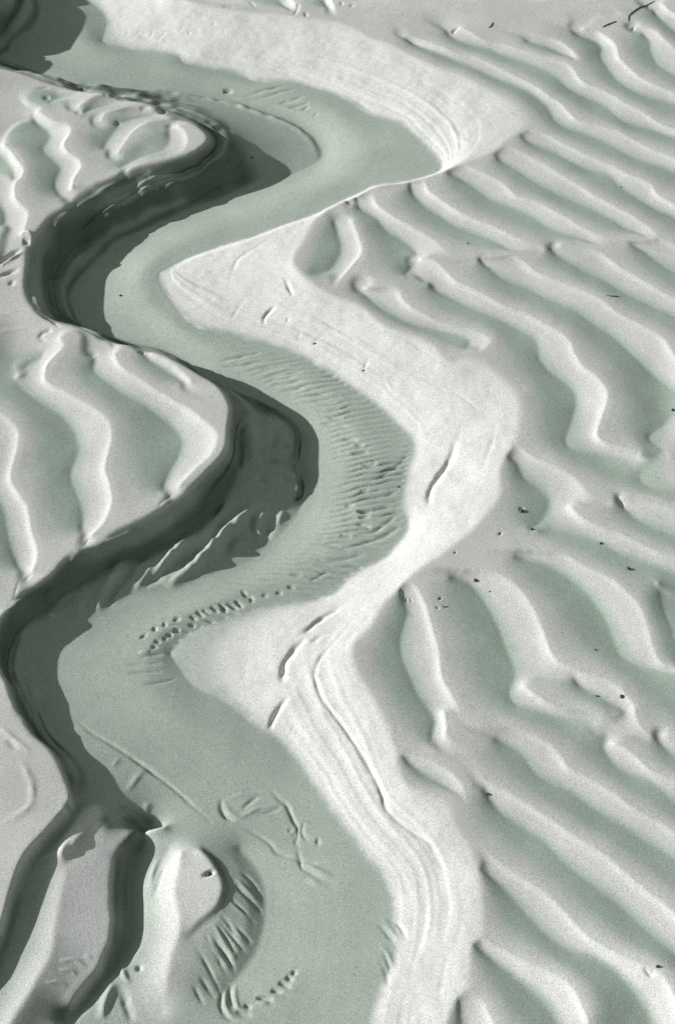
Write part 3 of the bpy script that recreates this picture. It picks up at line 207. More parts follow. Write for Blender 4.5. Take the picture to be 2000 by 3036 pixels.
STROKES = [
    (0.05, -0.11, [(0.08, -2.22), (-0.13, -2.31), (-0.41, -2.53), (-0.68, -2.83)]),
    (0.05, -0.14, [(-0.63, -2.97), (-0.85, -3.23), (-1.03, -3.56), (-1.09, -4.03), (-1.10, -4.05)]),
    (0.03, -0.03, [(-0.19, -2.91), (-0.40, -3.00), (-0.55, -3.12)]),
    (0.035, -0.05, [(0.32, -2.53), (0.14, -2.88), (-0.13, -3.25), (-0.37, -3.61), (-0.44, -3.91), (-0.43, -4.06), (-0.31, -4.51), (-0.01, -5.03), (0.28, -5.54), (0.51, -6.00), (0.73, -6.50), (0.84, -6.83), (0.92, -7.14), (1.11, -7.41), (1.44, -7.72), (1.71, -7.94), (1.81, -8.25), (1.97, -8.52), (2.07, -8.82)]),
    (0.04, -0.09, [(-0.94, -4.41), (-1.13, -4.67), (-1.27, -4.97), (-1.31, -5.17)]),
    (0.03, -0.012, [(-0.84, -5.07), (-0.89, -5.27), (-1.00, -5.36)]),
    (0.05, -0.1, [(2.55, 2.51), (2.45, 2.08), (2.31, 1.74), (2.04, 1.25), (1.95, 1.00), (1.93, 0.59)]),
    (0.03, -0.02, [(2.27, 0.42), (2.16, 0.17)]),
    (0.035, -0.06, [(-1.24, 7.62), (-1.13, 7.33), (-1.02, 7.00)]),
    (0.035, -0.08, [(-1.40, 6.79), (-1.57, 6.62), (-1.67, 6.45), (-1.68, 6.24)]),
    (0.03, -0.03, [(-1.15, 6.40), (-1.11, 6.28)]),
    (0.03, -0.02, [(-0.29, 5.89), (-0.49, 5.66)]),
    (0.035, -0.018, [(-0.63, 6.47), (-0.29, 6.18), (0.16, 5.83), (0.46, 5.49)]),
    (0.04, -0.02, [(-1.47, 9.11), (-1.89, 8.75), (-2.31, 8.40), (-2.44, 8.01), (-2.50, 7.57)]),
    (0.04, -0.012, [(-2.10, 7.14), (-2.33, 6.69), (-2.49, 6.34)]),
    (0.03, -0.012, [(-0.84, 6.00), (-0.90, 5.71)]),
    (0.03, -0.02, [(0.70, 5.09), (0.64, 4.91), (0.59, 4.72)]),
    (0.03, -0.03, [(-0.49, 5.64), (-0.54, 5.56)]),
    (0.03, -0.01, [(0.99, 4.44), (1.16, 4.05)]),
    (0.03, -0.01, [(1.38, 3.81), (1.51, 3.46)]),
    (0.04, -0.014, [(2.31, 4.20), (2.56, 3.90), (2.88, 3.55), (3.13, 3.18)]),
    (0.05, -0.012, [(3.44, 2.91), (3.32, 2.29), (3.05, 1.41)]),
    (0.05, -0.012, [(2.70, 3.01), (2.54, 2.15), (2.29, 1.56)]),
    (0.05, -0.01, [(1.50, -8.82), (1.59, -9.30), (1.53, -9.80), (1.35, -10.42), (1.21, -10.99)]),
    (0.05, -0.01, [(1.15, -8.47), (1.30, -8.96), (1.32, -9.53)]),
    (0.05, -0.01, [(2.03, -10.10), (1.85, -10.74), (1.75, -11.34)]),
    (0.03, -0.04, [(0.89, -9.43), (1.10, -9.60), (1.26, -9.93)]),
    (0.03, -0.04, [(0.75, -9.55), (0.91, -9.81), (1.04, -9.91)]),
    (0.03, -0.04, [(0.82, -10.09), (0.90, -10.37), (0.96, -10.63)]),
    (0.03, -0.03, [(0.74, -10.30), (0.87, -10.59), (0.89, -10.87)]),
    (0.04, 0.03, [(0.81, -9.45), (0.96, -9.69), (1.12, -9.95)]),
    (0.04, 0.03, [(0.74, -9.93), (0.88, -10.18), (0.98, -10.44)]),
    (0.03, -0.02, [(-4.02, 17.54), (-4.10, 17.38)]),
    (0.03, -0.02, [(-3.90, 17.34), (-3.83, 17.18)]),
    (0.03, -0.012, [(-5.36, 17.23), (-5.21, 17.40), (-5.18, 17.62)]),
    (0.03, -0.012, [(-5.07, 17.11), (-4.88, 17.25), (-4.82, 17.53)]),
    (0.03, -0.012, [(-4.75, 17.02), (-4.57, 17.23), (-4.50, 17.44)]),
    (0.03, -0.012, [(-5.56, 17.31), (-5.45, 17.51)]),
    (0.025, -0.02, [(-4.10, 16.49), (-3.47, 16.34), (-2.61, 16.21), (-2.27, 16.09), (-1.76, 15.91), (-1.02, 15.52), (-0.52, 15.15)]),
    (0.03, -0.02, [(-3.27, 17.56), (-3.21, 17.45)]),
    (0.03, -0.015, [(1.05, 14.49), (1.09, 14.33)]),
    (0.04, -0.02, [(0.37, 14.65), (0.82, 14.15), (1.12, 13.90)]),
    (0.08, 0.02, [(2.67, 13.35), (2.99, 12.88), (3.34, 12.32)]),
    (0.07, 0.09, [(-6.46, 15.20), (-5.51, 14.88), (-4.76, 15.01), (-3.99, 14.88), (-3.21, 14.70), (-2.57, 14.53), (-2.04, 14.26), (-1.46, 13.98), (-1.07, 13.70), (-0.77, 13.38), (-0.61, 13.09), (-0.52, 12.71)]),
    (0.035, -0.04, [(-2.32, 14.89), (-1.86, 15.03), (-1.28, 15.22)]),
    (0.035, -0.04, [(-2.12, 14.77), (-1.66, 14.87), (-1.01, 15.09)]),
    (0.035, -0.05, [(-1.51, 14.58), (-1.16, 14.64), (-0.86, 14.77)]),
    (0.035, -0.05, [(-1.24, 14.42), (-0.93, 14.47), (-0.70, 14.53)]),
    (0.035, -0.04, [(-0.93, 14.31), (-0.70, 14.38)]),
    (0.035, -0.03, [(-0.62, 14.08), (-0.47, 14.12)]),
    (0.05, -0.08, [(-2.92, 15.06), (-2.81, 15.07), (-2.65, 15.05)]),
    (0.04, 0.03, [(-2.86, 15.00), (-2.43, 14.81), (-1.47, 14.52), (-0.70, 14.10)]),
    (0.03, -0.05, [(-2.67, 5.24), (-2.22, 5.28), (-1.72, 5.40)]),
    (0.03, -0.05, [(-2.59, 5.06), (-2.05, 5.09), (-1.54, 5.18)]),
    (0.03, -0.05, [(-1.98, 4.90), (-1.54, 4.94), (-1.10, 5.01)]),
    (0.03, -0.05, [(-1.63, 4.69), (-1.19, 4.73), (-0.76, 4.77)]),
    (0.03, -0.05, [(-1.46, 4.49), (-1.02, 4.51), (-0.75, 4.55)]),
    (0.03, -0.06, [(-1.32, 4.30), (-0.95, 4.30), (-0.48, 4.30)]),
    (0.03, -0.05, [(-0.95, 4.12), (-0.62, 4.11), (-0.21, 4.08)]),
    (0.03, -0.06, [(-0.58, 3.93), (-0.28, 3.86), (0.02, 3.85)]),
    (0.03, -0.06, [(-0.48, 3.69), (-0.21, 3.64), (0.05, 3.65)]),
    (0.03, -0.06, [(-0.21, 3.41), (-0.01, 3.38), (0.15, 3.40)]),
    (0.03, -0.06, [(-0.41, 3.28), (-0.08, 3.22), (0.25, 3.08)]),
    (0.035, -0.08, [(0.12, 2.76), (0.28, 2.72), (0.45, 2.68)]),
    (0.035, -0.06, [(0.38, 2.56), (0.58, 2.53)]),
    (0.035, -0.08, [(0.28, 2.33), (0.48, 2.32), (0.67, 2.35)]),
    (0.035, -0.08, [(0.51, 1.97), (0.70, 1.94), (0.86, 1.97)]),
    (0.04, -0.04, [(0.57, 1.41), (0.89, 1.57), (1.28, 1.89), (1.52, 2.25)]),
    (0.035, -0.06, [(0.47, 1.19), (0.69, 1.22)]),
    (0.035, -0.06, [(0.404, 0.998), (0.69, 1.00), (1.01, 1.02), (1.34, 1.24)]),
    (0.035, -0.05, [(0.147, 0.782), (0.371, 0.803)]),
    (0.035, -0.07, [(0.37, 0.624), (0.688, 0.595), (1.17, 0.75)]),
    (0.035, -0.07, [(0.401, 0.603), (0.719, 0.567)]),
    (0.035, -0.06, [(0.432, 0.412), (0.686, 0.432)]),
    (0.035, -0.07, [(0.399, 0.219), (0.557, 0.184), (0.715, 0.12)]),
    (0.035, -0.07, [(0.05, -0.077), (0.303, -0.096)]),
    (0.04, -0.07, [(-0.39, -0.251), (-0.075, -0.377), (0.144, -0.439), (0.522, -0.321), (0.996, -0.105), (1.32, 0.19)]),
    (0.04, -0.05, [(-0.481, -0.729), (-0.2, -0.798), (0.206, -0.729), (0.613, -0.605)]),
    (0.04, -0.05, [(0.366, -0.105), (0.841, 0.071), (1.26, 0.50)]),
    (0.035, -0.05, [(-0.98, -1.14), (-0.73, -1.18)]),
    (0.035, -0.06, [(-1.27, -1.68), (-1.12, -1.65)]),
    (0.035, -0.05, [(-0.57, -1.35), (-0.39, -1.22), (-0.17, -1.08)]),
    (0.035, -0.05, [(-1.03, -1.52), (-0.88, -1.51)]),
    (0.035, -0.04, [(-1.55, -1.75), (-1.40, -1.73)]),
    (0.03, -0.06, [(-3.96, -2.92), (-3.81, -2.79)]),
    (0.04, -0.07, [(-3.73, -2.64), (-3.61, -2.67)]),
    (0.04, -0.09, [(-3.53, -2.54), (-3.43, -2.54)]),
    (0.035, -0.07, [(-3.32, -2.45), (-3.17, -2.36)]),
    (0.03, -0.07, [(-3.68, -2.99), (-3.53, -3.00)]),
    (0.03, -0.07, [(-3.51, -2.90), (-3.40, -2.91)]),
    (0.03, -0.06, [(-3.73, -3.13), (-3.58, -3.13)]),
    (0.03, -0.07, [(-3.45, -2.80), (-3.30, -2.80)]),
    (0.03, -0.07, [(-3.31, -2.68), (-3.16, -2.67)]),
    (0.03, -0.06, [(-3.01, -2.52), (-2.86, -2.54)]),
    (0.03, -0.07, [(-2.99, -2.31), (-2.83, -2.41)]),
    (0.03, -0.07, [(-2.87, -2.18), (-2.68, -2.33)]),
    (0.03, -0.07, [(-2.75, -2.14), (-2.57, -2.24)]),
    (0.03, -0.07, [(-2.57, -2.05), (-2.41, -2.20)]),
    (0.03, -0.08, [(-2.42, -1.98), (-2.23, -2.13)]),
    (0.03, -0.08, [(-2.27, -1.94), (-2.06, -2.12)]),
    (0.03, -0.08, [(-2.22, -1.94), (-2.00, -2.12)]),
    (0.03, -0.08, [(-2.10, -1.89), (-1.91, -2.07)]),
    (0.03, -0.08, [(-2.34, -2.02), (-2.24, -2.20)]),
    (0.03, -0.08, [(-1.96, -1.60), (-1.86, -1.76), (-1.76, -1.80), (-1.75, -1.96)]),
    (0.04, 0.03, [(-3.96, -3.29), (-3.73, -3.25)]),
    (0.03, -0.04, [(-3.96, -3.43), (-3.60, -3.33), (-3.43, -3.28)]),
    (0.03, -0.04, [(-4.21, -3.62), (-3.71, -3.58), (-3.47, -3.53)]),
    (0.03, -0.05, [(-4.14, -3.83), (-3.69, -3.80), (-3.46, -3.75)]),
    (0.03, -0.04, [(-3.82, -4.14), (-3.44, -4.03), (-3.16, -3.90)]),
    (0.03, -0.05, [(-5.09, -4.95), (-4.77, -5.29), (-4.41, -5.53), (-4.07, -5.77), (-3.68, -6.07), (-3.32, -6.36), (-2.96, -6.68), (-2.67, -6.99), (-2.43, -7.23), (-2.32, -7.41)]),
    (0.05, 0.035, [(-3.68, -6.10), (-3.83, -6.39), (-3.98, -6.68)]),
    (0.04, 0.02, [(-4.15, -5.88), (-4.30, -6.14)]),
    (0.06, 0.05, [(-3.55, -6.85), (-3.63, -7.13)]),
    (0.04, -0.07, [(-2.19, -6.75), (-2.18, -6.99), (-2.08, -7.19), (-1.90, -7.26)]),
    (0.035, 0.04, [(-2.14, -6.85), (-2.02, -7.08), (-1.79, -7.16), (-1.51, -7.01), (-1.09, -6.93)]),
    (0.03, -0.04, [(-1.80, -7.02), (-1.66, -6.86), (-1.49, -6.74)]),
    (0.03, -0.03, [(-1.81, -6.60), (-1.58, -6.60), (-1.41, -6.67)]),
    (0.03, 0.03, [(-2.06, -6.79), (-1.81, -6.69), (-1.41, -6.65)]),
    (0.03, -0.05, [(-1.30, -6.55), (-1.09, -6.80), (-0.95, -6.93), (-0.83, -7.27), (-0.74, -7.43), (-0.75, -7.70), (-0.74, -7.91)]),
    (0.03, -0.03, [(-1.51, -7.16), (-1.23, -7.06), (-1.06, -6.96)]),
    (0.03, -0.03, [(-0.83, -7.47), (-0.93, -7.50)]),
    (0.03, -0.03, [(-0.77, -7.59), (-0.85, -7.61)]),
    (0.03, -0.03, [(-0.75, -7.73), (-0.82, -7.76)]),
    (0.03, -0.04, [(-0.63, -7.31), (-0.66, -7.54), (-0.54, -7.74)]),
    (0.03, -0.04, [(-0.38, -7.65), (-0.35, -7.85)]),
    (0.03, -0.04, [(-1.96, -7.29), (-1.70, -7.45), (-1.42, -7.62), (-1.24, -7.78), (-1.10, -7.97), (-0.73, -8.14), (-0.62, -8.34), (-0.23, -8.59), (-0.01, -8.69)]),
    (0.04, 0.04, [(-0.68, -8.16), (-0.40, -8.35), (-0.07, -8.53)]),
    (0.04, 0.03, [(-0.62, -8.51), (-0.40, -8.64), (-0.18, -8.75)]),
    (0.03, -0.05, [(-0.74, -7.88), (-0.71, -8.07), (-0.62, -8.18), (-0.34, -8.22)]),
    (0.035, -0.07, [(-0.81, -10.47), (-0.73, -10.56)]),
    (0.035, -0.07, [(-0.92, -10.59), (-0.78, -10.69)]),
    (0.035, -0.07, [(-1.05, -10.70), (-0.89, -10.78), (-0.81, -10.82)]),
    (0.035, -0.08, [(-1.18, -10.87), (-0.97, -10.91)]),
    (0.035, -0.08, [(-1.44, -11.02), (-1.28, -11.03), (-1.12, -11.06)]),
    (0.035, -0.07, [(-1.65, -11.16), (-1.49, -11.21)]),
    (0.035, -0.07, [(-1.78, -11.28), (-1.65, -11.34), (-1.49, -11.37)]),
    (0.03, -0.05, [(-1.88, -10.71), (-1.90, -10.96), (-1.81, -11.25)]),
    (0.03, -0.05, [(-2.03, -10.87), (-2.05, -11.19), (-1.91, -11.44), (-1.72, -11.49)]),
    (0.03, 0.04, [(-1.80, -10.71), (-1.80, -10.96), (-1.73, -11.22), (-1.57, -11.28)]),
    (0.03, 0.04, [(-1.97, -10.83), (-1.97, -11.13), (-1.86, -11.37), (-1.67, -11.43)]),
    (0.035, 0.04, [(-1.47, -10.94), (-1.21, -10.97), (-0.91, -11.02)]),
    (0.035, 0.04, [(-1.44, -11.11), (-1.20, -11.14)]),
    (0.03, -0.06, [(-1.81, -8.38), (-1.61, -8.56), (-1.37, -8.93)]),
    (0.03, -0.06, [(-1.89, -8.71), (-1.66, -8.94), (-1.35, -9.27)]),
    (0.03, -0.05, [(-1.99, -8.98), (-1.73, -9.24), (-1.48, -9.48)]),
    (0.03, -0.05, [(-2.06, -9.30), (-1.80, -9.62), (-1.53, -9.92)]),
    (0.03, -0.05, [(-2.13, -9.48), (-1.85, -9.84), (-1.63, -10.11)]),
    (0.03, -0.05, [(-2.12, -9.97), (-1.95, -10.24), (-1.81, -10.42)]),
    (0.03, 0.04, [(-1.86, -8.57), (-1.64, -8.81), (-1.38, -9.06)]),
    (0.03, 0.04, [(-1.96, -9.07), (-1.70, -9.30), (-1.51, -9.40)]),
    (0.03, 0.04, [(-2.14, -9.25), (-1.92, -9.47), (-1.69, -9.83)]),
    (0.03, -0.05, [(-2.10, -9.33), (-1.82, -9.77)]),
    (0.03, -0.05, [(-2.17, -9.55), (-1.81, -10.13)]),
    (0.03, -0.05, [(-2.27, -9.73), (-1.99, -10.21), (-1.80, -10.50)]),
    (0.03, -0.04, [(-2.38, -9.74), (-2.15, -10.21), (-1.93, -10.60)]),
    (0.03, -0.04, [(-2.53, -10.00), (-2.25, -10.52), (-2.02, -10.97)]),
    (0.03, -0.04, [(-2.56, -10.77), (-2.33, -11.20)]),
    (0.03, -0.04, [(-2.43, -10.62), (-2.15, -11.04)]),
    (0.03, 0.04, [(-2.23, -9.55), (-2.00, -9.97), (-1.81, -10.25)]),
    (0.03, 0.04, [(-2.32, -9.86), (-2.09, -10.33)]),
    (0.06, 0.05, [(-5.93, 10.15), (-5.21, 10.46), (-4.50, 10.73), (-3.79, 11.05), (-3.08, 11.39)]),
    (0.05, -0.05, [(-5.03, 10.30), (-4.50, 10.57), (-4.15, 10.78)]),
    (0.04, -0.05, [(-5.02, 10.11), (-4.78, 10.00)]),
    (0.05, -0.09, [(-6.14, 9.28), (-6.05, 9.15)]),
    (0.04, 0.05, [(-5.73, 9.29), (-5.55, 9.12)]),
    (0.04, 0.05, [(-5.60, 9.38), (-5.45, 9.17)]),
    (0.04, 0.05, [(-5.98, 8.79), (-5.84, 8.65)]),
    (0.04, 0.05, [(-6.16, 8.40), (-6.00, 8.35)]),
    (0.05, -0.05, [(-6.24, 8.64), (-6.03, 8.50)]),
    (0.07, 0.06, [(-6.32, 9.53), (-6.46, 9.02), (-6.68, 8.54), (-6.72, 8.22)]),
    (0.04, 0.06, [(-6.33, 7.33), (-6.13, 6.96), (-5.87, 6.19)]),
    (0.05, 0.05, [(-6.85, 6.77), (-6.59, 6.66), (-6.34, 6.44)]),
    (0.05, 0.09, [(-3.17, 12.38), (-2.85, 12.36), (-2.49, 12.21), (-2.42, 12.21)]),
    (0.06, -0.1, [(-2.75, 12.05), (-2.62, 12.05)]),
    (0.04, 0.04, [(-3.45, 11.95), (-3.27, 11.78), (-3.08, 11.54)]),
    (0.04, 0.04, [(-3.31, 12.09), (-3.02, 11.81), (-2.83, 11.69)]),
    (0.04, 0.03, [(-3.26, 11.56), (-3.08, 11.45)]),
    (0.06, 0.12, [(-7.42, 8.71), (-7.30, 8.80), (-7.13, 8.71), (-7.03, 8.58)]),
    (0.07, -0.14, [(-7.34, 8.51), (-7.16, 8.53)]),
    (0.04, 0.06, [(-7.79, 7.67), (-7.60, 7.89), (-7.31, 8.17)]),
    (0.05, -0.09, [(-7.86, 7.72), (-7.55, 8.10), (-7.33, 8.30)]),
    (0.05, -0.09, [(-7.83, 7.34), (-7.56, 7.48), (-7.33, 7.59)]),
    (0.05, -0.05, [(-7.52, 7.04), (-7.40, 7.24)]),
    (0.04, -0.06, [(-6.90, 6.32), (-6.65, 6.09), (-6.39, 5.88), (-6.23, 5.63)]),
    (0.05, -0.08, [(-6.40, 5.59), (-6.59, 5.51), (-6.68, 5.33)]),
    (0.04, 0.02, [(-7.57, 5.52), (-7.25, 5.61), (-6.91, 5.65)]),
    (0.04, 0.015, [(-7.64, 6.16), (-7.24, 6.21)]),
    (0.065, -0.036, [(-6.54, 5.34), (-6.64, 5.22)]),
    (0.065, -0.048, [(-5.36, 4.90), (-5.47, 4.70)]),
    (0.065, -0.048, [(-4.31, 4.91), (-4.34, 4.73)]),
    (0.039, -0.03, [(-5.10, 5.20), (-4.92, 5.03)]),
    (0.078, -0.048, [(-7.36, 13.95), (-7.18, 14.04)]),
    (0.065, -0.042, [(-6.49, 13.31), (-6.33, 13.40)]),
    (0.065, -0.042, [(-5.46, 12.86), (-5.36, 13.06)]),
    (0.065, -0.042, [(-6.51, 14.84), (-6.40, 14.80)]),
    (0.052, -0.036, [(-5.85, 14.04), (-5.75, 14.11)]),
    (0.065, -0.054, [(-5.49, 14.08), (-5.28, 13.87)]),
    (0.052, -0.042, [(-4.92, 13.54), (-4.64, 13.55)]),
    (0.065, -0.06, [(-4.43, 13.48), (-4.25, 13.41)]),
    (0.078, -0.054, [(-4.13, 12.97), (-4.12, 12.75)]),
    (0.05, -0.03, [(-7.63, 14.30), (-7.24, 14.48)]),
    (0.11, 0.3, [(-1.71, 1.01), (-1.86, 0.60), (-2.14, 0.25), (-2.41, -0.13), (-2.63, -0.49), (-3.08, -1.04), (-3.52, -1.49)]),
    (0.08, -0.16, [(-1.87, 0.95), (-2.08, 0.56), (-2.33, 0.28), (-2.55, -0.09), (-2.85, -0.47), (-3.18, -0.90), (-3.56, -1.37)]),
    (0.09, 0.2, [(-2.96, -0.10), (-3.25, -0.51), (-3.55, -0.91), (-3.78, -1.24)]),
    (0.1, 0.14, [(-1.83, 3.42), (-1.85, 2.80), (-1.85, 2.26), (-1.73, 1.85)]),
    (0.07, -0.12, [(-1.38, 3.05), (-1.35, 2.56), (-1.46, 2.34)]),
    (0.06, -0.1, [(-1.51, 2.10), (-1.22, 2.02)]),
    (0.06, -0.08, [(-1.22, 2.58), (-0.99, 2.44)]),
    (0.05, 0.06, [(-1.50, 1.95), (-1.18, 1.81), (-0.81, 1.53)]),
    (0.07, -0.1, [(-1.66, 1.68), (-1.56, 1.44), (-1.46, 1.29)]),
    (0.05, -0.07, [(-1.14, 1.60), (-0.85, 1.50)]),
    (0.05, 0.06, [(-1.48, 2.30), (-0.99, 2.32)]),
    (0.05, 0.05, [(-1.56, 1.24), (-1.30, 1.11), (-1.10, 0.91)]),
    (0.04, 0.05, [(-2.01, 3.88), (-1.73, 3.47), (-1.43, 3.19)]),
    (0.04, -0.06, [(-1.91, 3.81), (-1.60, 3.46), (-1.37, 3.16)]),
    (0.04, 0.05, [(-1.36, 0.98), (-1.23, 0.73)]),
    (0.07, -0.12, [(-1.74, 0.69), (-1.79, 0.29), (-1.72, -0.01), (-1.74, -0.36)]),
    (0.06, 0.09, [(-1.45, 0.73), (-1.71, 0.26), (-1.64, -0.08)]),
    (0.08, -0.12, [(-1.32, 0.60), (-1.46, 0.23), (-1.50, -0.14)]),
    (0.06, -0.09, [(-2.13, -0.03), (-2.25, -0.31), (-2.30, -0.66)]),
    (0.07, 0.06, [(-1.97, -0.12), (-2.12, -0.45)]),
    (0.06, 0.06, [(-1.13, 0.75), (-1.28, 0.33)]),
    (0.072, 0.16, [(-3.14, -0.38), (-3.37, -0.67), (-3.59, -0.98)]),
    (0.072, -0.144, [(-3.16, -0.61), (-3.39, -0.91), (-3.69, -1.24), (-3.98, -1.51)]),
    (0.072, 0.16, [(-4.26, -0.91), (-4.52, -1.19), (-4.74, -1.62), (-4.83, -1.95), (-4.84, -2.18)]),
    (0.084, -0.16, [(-4.08, -0.76), (-4.36, -1.29), (-4.61, -1.75), (-4.71, -2.09)]),
    (0.072, 0.128, [(-4.08, -0.43), (-4.53, -0.67), (-5.01, -0.92), (-5.27, -1.13), (-5.49, -1.43), (-5.71, -1.65)]),
    (0.072, 0.144, [(-5.55, -1.64), (-5.79, -1.99), (-5.97, -2.12), (-6.32, -2.38), (-6.56, -2.67), (-6.70, -3.00)]),
    (0.072, 0.112, [(-5.22, -1.83), (-5.22, -2.17), (-5.28, -2.48)]),
    (0.072, 0.096, [(-5.81, -2.29), (-5.76, -2.48)]),
    (0.04, 0.05, [(-3.77, -0.89), (-3.96, -1.26), (-4.13, -1.59)]),
    (0.025, -0.03, [(-5.08, -0.68), (-5.19, -0.87)]),
    (0.025, -0.03, [(-6.21, -1.65), (-6.32, -1.86)]),
    (0.025, -0.03, [(-6.42, -1.84), (-6.46, -2.15), (-6.48, -2.34)]),
    (0.025, -0.03, [(-3.44, 0.59), (-3.64, 0.32), (-3.73, 0.17)]),
    (0.12, 0.12, [(-5.95, -4.06), (-6.00, -4.63), (-6.03, -4.90), (-5.84, -5.35)]),
    (0.04, 0.06, [(-4.44, -6.59), (-4.30, -6.90)]),
    (0.07, -0.14, [(-2.39, -8.49), (-2.33, -8.60)]),
    (0.03, 0.06, [(-5.55, -8.34), (-5.31, -8.25), (-5.14, -8.17)]),
    (0.04, 0.06, [(-3.88, -10.24), (-3.77, -10.60), (-3.65, -10.77)]),
    (0.04, -0.08, [(-3.54, -10.36), (-3.50, -10.52)]),
    (0.06, -0.07, [(-3.86, -10.76), (-3.73, -11.07), (-3.57, -11.56)]),
    (0.06, 0.12, [(-3.94, -10.73), (-4.05, -11.04), (-4.12, -11.49)]),
    (0.03, 0.025, [(-4.90, -10.46), (-4.64, -10.41), (-4.42, -10.53)]),
    (0.03, 0.025, [(-4.91, -10.65), (-4.70, -10.62), (-4.59, -10.71)]),
    (0.03, 0.025, [(-5.12, -10.92), (-4.87, -10.87), (-4.71, -10.92)]),
    (0.03, 0.02, [(-4.49, -10.30), (-4.33, -10.36)]),
    (0.05, 0.03, [(-6.44, -5.53), (-6.18, -5.77), (-5.97, -5.95), (-5.80, -6.16)]),
    (0.06, -0.03, [(-6.27, -5.81), (-6.04, -6.05)]),
    (0.06, 0.03, [(-5.99, -6.26), (-5.75, -6.74), (-5.67, -7.25), (-5.95, -7.59), (-6.21, -7.76)]),
    (0.04, 0.05, [(-3.30, -8.03), (-3.41, -8.46), (-3.42, -8.80)]),
    (0.04, -0.05, [(-3.17, -8.23), (-3.26, -8.63), (-3.35, -8.97)]),
    (0.03, -0.03, [(5.91, 0.70), (5.97, 0.54), (6.04, 0.34)]),
    (0.04, -0.07, [(3.79, 0.32), (3.92, 0.35)]),
    (0.03, -0.06, [(3.35, -0.36), (3.38, -0.40)]),
    (0.03, -0.06, [(2.39, -0.90), (2.43, -0.91)]),
    (0.03, -0.05, [(2.04, -2.10), (2.09, -2.14)]),
    (0.03, -0.05, [(1.99, -2.37), (2.02, -2.36)]),
    (0.03, -0.04, [(2.14, -2.34), (2.17, -2.32)]),
    (0.03, -0.04, [(1.38, -2.12), (1.41, -2.12)]),
    (0.03, -0.04, [(1.47, -2.13), (1.50, -2.12)]),
    (0.03, -0.05, [(5.40, -10.58), (5.46, -10.66), (5.52, -10.71), (5.58, -10.62)]),
    (0.03, -0.05, [(3.00, 16.99), (3.04, 17.13), (3.19, 17.24)]),
    (0.03, -0.05, [(7.65, 17.14), (7.76, 17.34)]),
    (0.035, -0.05, [(-1.03, 18.28), (-1.06, 17.94), (-1.16, 17.70)]),
    (0.035, -0.04, [(-0.86, 17.87), (-0.80, 17.63)]),
    (0.035, -0.04, [(0.10, 18.35), (0.12, 18.14)]),
    (0.03, -0.04, [(0.30, 18.14), (0.46, 18.18)]),
    (0.035, -0.03, [(-2.32, 18.40), (-2.15, 18.09)]),
    (0.04, -0.03, [(-3.03, 18.14), (-2.67, 18.08)])]
PEBBLES = [
    (2.80, -1.56, 0.085, 'round dark pebble at the top end of the second long trough right of the slope'),
    (5.94, -1.30, 0.1, 'dark flat pebble lying alone in the wide grey green trough at the right'),
    (5.44, -0.56, 0.06, 'small dark pebble on a ripple flank up left of the flat pebble'),
    (4.03, -0.22, 0.065, 'dark pebble at the lower right rim of the dark green hollow'),
    (3.36, -0.38, 0.05, 'small dark pebble on the grey saddle just below the dark green hollow'),
    (2.41, -0.90, 0.055, 'small dark pebble on grey sand closest to the white slope at mid right'),
    (3.85, 0.29, 0.11, 'dark broad pebble bedded inside the green hollow beside the white slope'),
    (5.52, -4.58, 0.085, 'dark pebble on the bright crest above the short forked ripple'),
    (5.04, -4.54, 0.05, 'small dark pebble in the short trough of the forked ripple'),
    (2.81, -6.85, 0.07, 'dark pebble at the head of the long diagonal trough at lower right'),
    (5.64, -10.57, 0.075, 'dark pebble near the lower right corner on a bright ripple crest'),
    (7.33, 3.36, 0.07, 'dark pebble at the right edge of the picture above the white patches'),
    (2.06, -2.12, 0.06, 'upper pebble of the cluster of three on grey sand'),
    (2.00, -2.37, 0.05, 'lower left pebble of the cluster of three on grey sand'),
    (2.18, -2.33, 0.038, 'smallest rightmost pebble of the cluster of three on grey sand'),
    (3.08, -1.85, 0.035, 'tiny dark pebble on the bright flank below the round pebble'),
    (5.10, -3.40, 0.045, 'tiny dark pebble low in the broad green trough at right'),
    (-2.36, -8.54, 0.13, 'large black stone on the pale mound in the lower left channel'),
    (6.84, 10.86, 0.045, 'tiny dark pebble in a trough at the upper right'),
    (3.05, 8.74, 0.04, 'tiny dark pebble on grey sand between two upper ripples'),
    (-0.51, 5.61, 0.06, 'dark pebble at the foot of the white apron above the ribbed bed'),
    (0.57, 4.73, 0.05, 'small dark pebble high on the white slope above the middle bend'),
    (-5.04, 7.43, 0.06, 'dark pebble on the wet bed at the tip of the second bend'),
    (-2.11, 12.32, 0.055, 'dark pebble in the shade under the pointed upper bank'),
    (1.30, 1.31, 0.045, 'small dark pebble where the ribbed bed meets the white slope'),
]
STRANDS = [
    ([(7.59, 17.48), (7.63, 17.72), (7.84, 17.99), (8.11, 18.25), (8.36, 18.43)], 0.028, 'dark curved weed strand at the top right corner'),
    ([(6.89, 17.20), (7.03, 17.31), (7.27, 17.46)], 0.03, 'short dark weed strand left of the curved strand at top right'),
    ([(6.16, 6.91), (6.29, 6.89), (6.45, 6.91)], 0.022, 'thin dark stick lying in a trough at the upper right'),
    ([(3.93, 17.16), (4.00, 17.26), (4.06, 17.41)], 0.024, 'tiny dark weed scrap among the small ripples at the top'),
]


